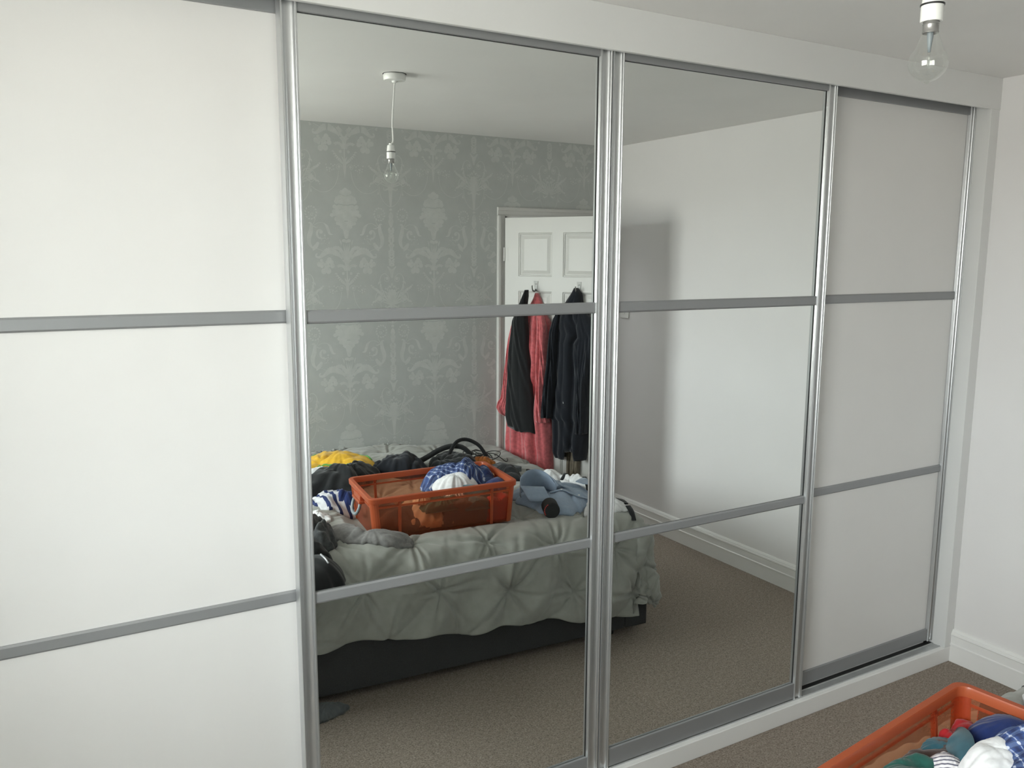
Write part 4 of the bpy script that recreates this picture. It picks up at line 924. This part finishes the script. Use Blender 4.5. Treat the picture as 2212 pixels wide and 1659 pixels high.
inside('beige_sock', [(-1.95, -1.12), (-1.96, -1.16), (-1.91, -1.18), (-1.885, -1.14), (-1.91, -1.11)], .030, K_BEI, 62, 'small beige bundle between the green garment and the striped knit', 'sock', .100, amp=.25, wl=.08)

for o in bpy.data.objects:
    if o not in _before and o.parent is None:
        o.location = o.location + (Vector((.0, -.072, 0)) if o.name == 'grey_sock' else SHIFT)

# =================================================================== CLOTHES HANGING ON THE DOOR
def hanging(name, levels, m, seed, parent=None, folds=5, off=.020, label=None, cat=None, nz=70, nx=46, amp=.3, grp=None, bottom=None):
    """levels: (z, s0, s1, depth) down the door; door-local frame (x along the door, y out of its room face)"""
    zs = np.array([l[0] for l in levels][::-1]); S0 = np.array([l[1] for l in levels][::-1]); S1 = np.array([l[2] for l in levels][::-1]); Dp = np.array([l[3] for l in levels][::-1])
    z1, z0 = levels[0][0], levels[-1][0]; vs = []; fs = []; rnd_ = random.Random(seed); ph = [rnd_.uniform(0, 6) for _ in range(6)]
    for j in range(nz + 1):
        z = z1 + (z0 - z1) * j / nz; a0 = np.interp(z, zs, S0); a1 = np.interp(z, zs, S1); d = np.interp(z, zs, Dp); g_ = min(1, (z1 - z) / .25)
        for i in range(nx):
            t_ = i / (nx - 1); tw = t_ + .03 * math.sin(z * 6 + ph[4]) + .02 * math.sin(z * 13 + ph[5] + t_ * 4)
            f = abs(math.sin(folds * PI * tw + ph[0] + .35 * math.sin(z * 5 + ph[1]))) ** .8
            f2 = abs(math.sin((folds * 1.7) * PI * tw + ph[2] + .3 * math.sin(z * 7 + ph[3]))) ** .8
            env = (1 - abs(2 * t_ - 1) ** 3.0) ** .5
            y = d * env * (1 - amp * g_ + amp * g_ * (1.3 * f + .7 * f2)) + .004 * g_ * math.sin(z * 31 + t_ * 17 + 2 * math.sin(z * 11 + t_ * 9)) * env
            zz = z
            if bottom is not None and j > nz - 8: zz = z + (bottom(t_)) * (j - nz + 8) / 8
            vs.append((a0 + (a1 - a0) * t_, off + max(y, .001), zz))
        for i in range(nx):
            t_ = 1 - i / (nx - 1); zz = z
            if bottom is not None and j > nz - 8: zz = z + (bottom(t_)) * (j - nz + 8) / 8
            vs.append((a0 + (a1 - a0) * t_, off - .0005, zz))
    n = 2 * nx
    for j in range(nz):
        for k in range(n): fs.append((j * n + k, j * n + (k + 1) % n, (j + 1) * n + (k + 1) % n, (j + 1) * n + k))
    fs += [tuple(range(n)), tuple(range(nz * n, (nz + 1) * n))[::-1]]
    cx, cz_ = (levels[0][1] + levels[0][2]) / 2, z1
    if parent is None:
        W_ = Matrix.Translation((HX, HY, 0)) @ Matrix.Rotation(TH, 4, 'Z') @ Matrix.Translation((cx, 0, cz_))
        o = MB().add([(v[0] - cx, v[1], v[2] - cz_) for v in vs], fs).build(name, m, None, True)
        o.matrix_world = W_
    else:
        o = MB().add([(v[0] - parent['ox'], v[1], v[2] - parent['oz']) for v in vs], fs).build(name, m, parent, True)
    o['ox'] = cx; o['oz'] = cz_
    return tag(o, label, cat, grp)

for (s_, nm, lb) in ((.212, 'coat_hook', 'steel coat hook holding the pink robe and the black scarf'), (.492, 'coat_hook', 'steel coat hook holding the black coat')):
    W_ = Matrix.Translation((HX, HY, 0)) @ Matrix.Rotation(TH, 4, 'Z') @ Matrix.Translation((s_, .018, 1.535))
    e = empty(nm, (0, 0, 0), 0, lb, 'hook', 'two coat hooks on the door'); e.matrix_world = W_
    MB().add([(-.014, 0, .03), (.014, 0, .03), (.008, 0, -.03), (-.008, 0, -.03), (-.014, .003, .03), (.014, .003, .03), (.008, .003, -.03), (-.008, .003, -.03)], [(0, 3, 2, 1), (4, 5, 6, 7), (0, 1, 5, 4), (1, 2, 6, 5), (2, 3, 7, 6), (3, 0, 4, 7)]).build('back_plate', M_HOOK, e)
    strip('prong', [(0, .003, -.02), (0, .02, -.03), (0, .042, -.022), (0, .050, .004)], .010, .003, M_HOOK, e, up=Vector((1, 0, 0)))
    MB().lathe([(0, .002), (.0035, .0012), (.004, 0)], seg=10).build('screw', M_HOOK, e, xf=Matrix.Translation((0, .003, .012)) @ Matrix.Rotation(-PI / 2, 4, 'X'))

robe = hanging('dressing_gown', [(1.495, .212, .232, .02), (1.46, .20, .25, .03), (1.40, .165, .272, .045), (1.31, .085, .325, .06), (1.13, .052, .335, .07), (.93, .030, .340, .075), (.75, .025, .335, .075), (.60, .018, .338, .07), (.44, .014, .345, .065), (.30, .014, .348, .06)], K_PINK, 3, folds=3.5, amp=.45, label='coral pink fleece dressing gown hanging on the door hook nearest the hinge', cat='robe')
cuff = hanging('sleeve', [(1.42, .255, .268, .003), (1.37, .252, .295, .025), (1.30, .258, .318, .040), (1.1, .255, .328, .045), (.90, .262, .325, .05), (.79, .262, .332, .055), (.742, .262, .342, .05)], K_PINK, 5, parent=robe, folds=2, off=.075, amp=.3)
cuff = hanging('sleeve', [(1.36, .095, .108, .003), (1.30, .072, .108, .02), (1.22, .055, .10, .03), (1.0, .030, .085, .035), (.86, .010, .075, .04), (.835, -.010, .07, .045), (.80, -.018, .062, .05), (.765, .0, .065, .04), (.75, .02, .06, .02)], K_PINK, 6, parent=robe, folds=2, off=.060, amp=.3)
scarf = hanging('black_trousers', [(1.515, .192, .207, .03), (1.48, .178, .208, .04), (1.415, .150, .200, .05), (1.333, .108, .206, .055), (1.135, .082, .222, .055), (.865, .066, .248, .05), (.76, .060, .256, .05), (.69, .074, .262, .045)], K_BLK, 7, folds=1.6, off=.100, amp=.14, label='black trousers hung over the pink dressing gown on the same hook', cat='trousers', bottom=lambda t_: (.0 if t_ < .62 else -.06 * (t_ - .5)) + .012 * math.sin(t_ * 9))
coat = hanging('black_coat', [(1.530, .470, .488, .03), (1.50, .455, .515, .05), (1.44, .415, .525, .07), (1.36, .372, .575, .085), (1.305, .340, .66, .09), (1.27, .345, .672, .09), (1.22, .352, .60, .09), (1.06, .340, .592, .09), (.90, .322, .600, .09), (.78, .315, .605, .09), (.76, .342, .60, .085), (.56, .352, .565, .08), (.53, .362, .56, .07)], K_NVY, 8, folds=2.6, off=.022, amp=.22, label='black hooded coat hanging on the door hook furthest from the hinge', cat='coat', bottom=lambda t_: .0 if t_ < .45 or t_ > .75 else .05)
hanging('sleeve', [(1.40, .388, .400, .003), (1.35, .365, .405, .03), (1.28, .347, .40, .045), (1.1, .335, .40, .05), (.90, .310, .385, .055), (.775, .300, .375, .05)], K_NVY, 9, parent=coat, folds=2, off=.085, amp=.25)
hanging('sleeve', [(1.42, .525, .54, .003), (1.37, .515, .60, .03), (1.31, .51, .655, .05), (1.26, .52, .668, .05), (1.0, .53, .60, .05), (.7, .52, .59, .05)], K_NVY, 10, parent=coat, folds=2, off=.080, amp=.25)
ox = coat['ox']; oz = coat['oz']
MB().bbox(-.0035, .0035, .118, .126, -.05, .0, .001).build('zip_pull', K_SLV, coat, xf=Matrix.Translation((.455 - ox, 0, .92 - oz)))
grey = hanging('grey_cardigan', [(1.40, .560, .60, .02), (1.32, .575, .640, .035), (1.0, .590, .650, .04), (.70, .600, .640, .035)], K_LGR, 11, folds=3, off=.019, label='grey cardigan hanging behind the black coat on the door', cat='cardigan')
kh = hanging('khaki_trousers', [(.70, .430, .520, .02), (.60, .430, .530, .03), (.50, .432, .520, .035), (.30, .440, .515, .03), (.22, .445, .50, .02)], K_KHA, 12, folds=3, off=.019, label='khaki trousers showing below the hem of the black coat', cat='trousers')
for o in bpy.data.objects:
    for k in ('ox', 'oz'):
        if k in o.keys(): del o[k]
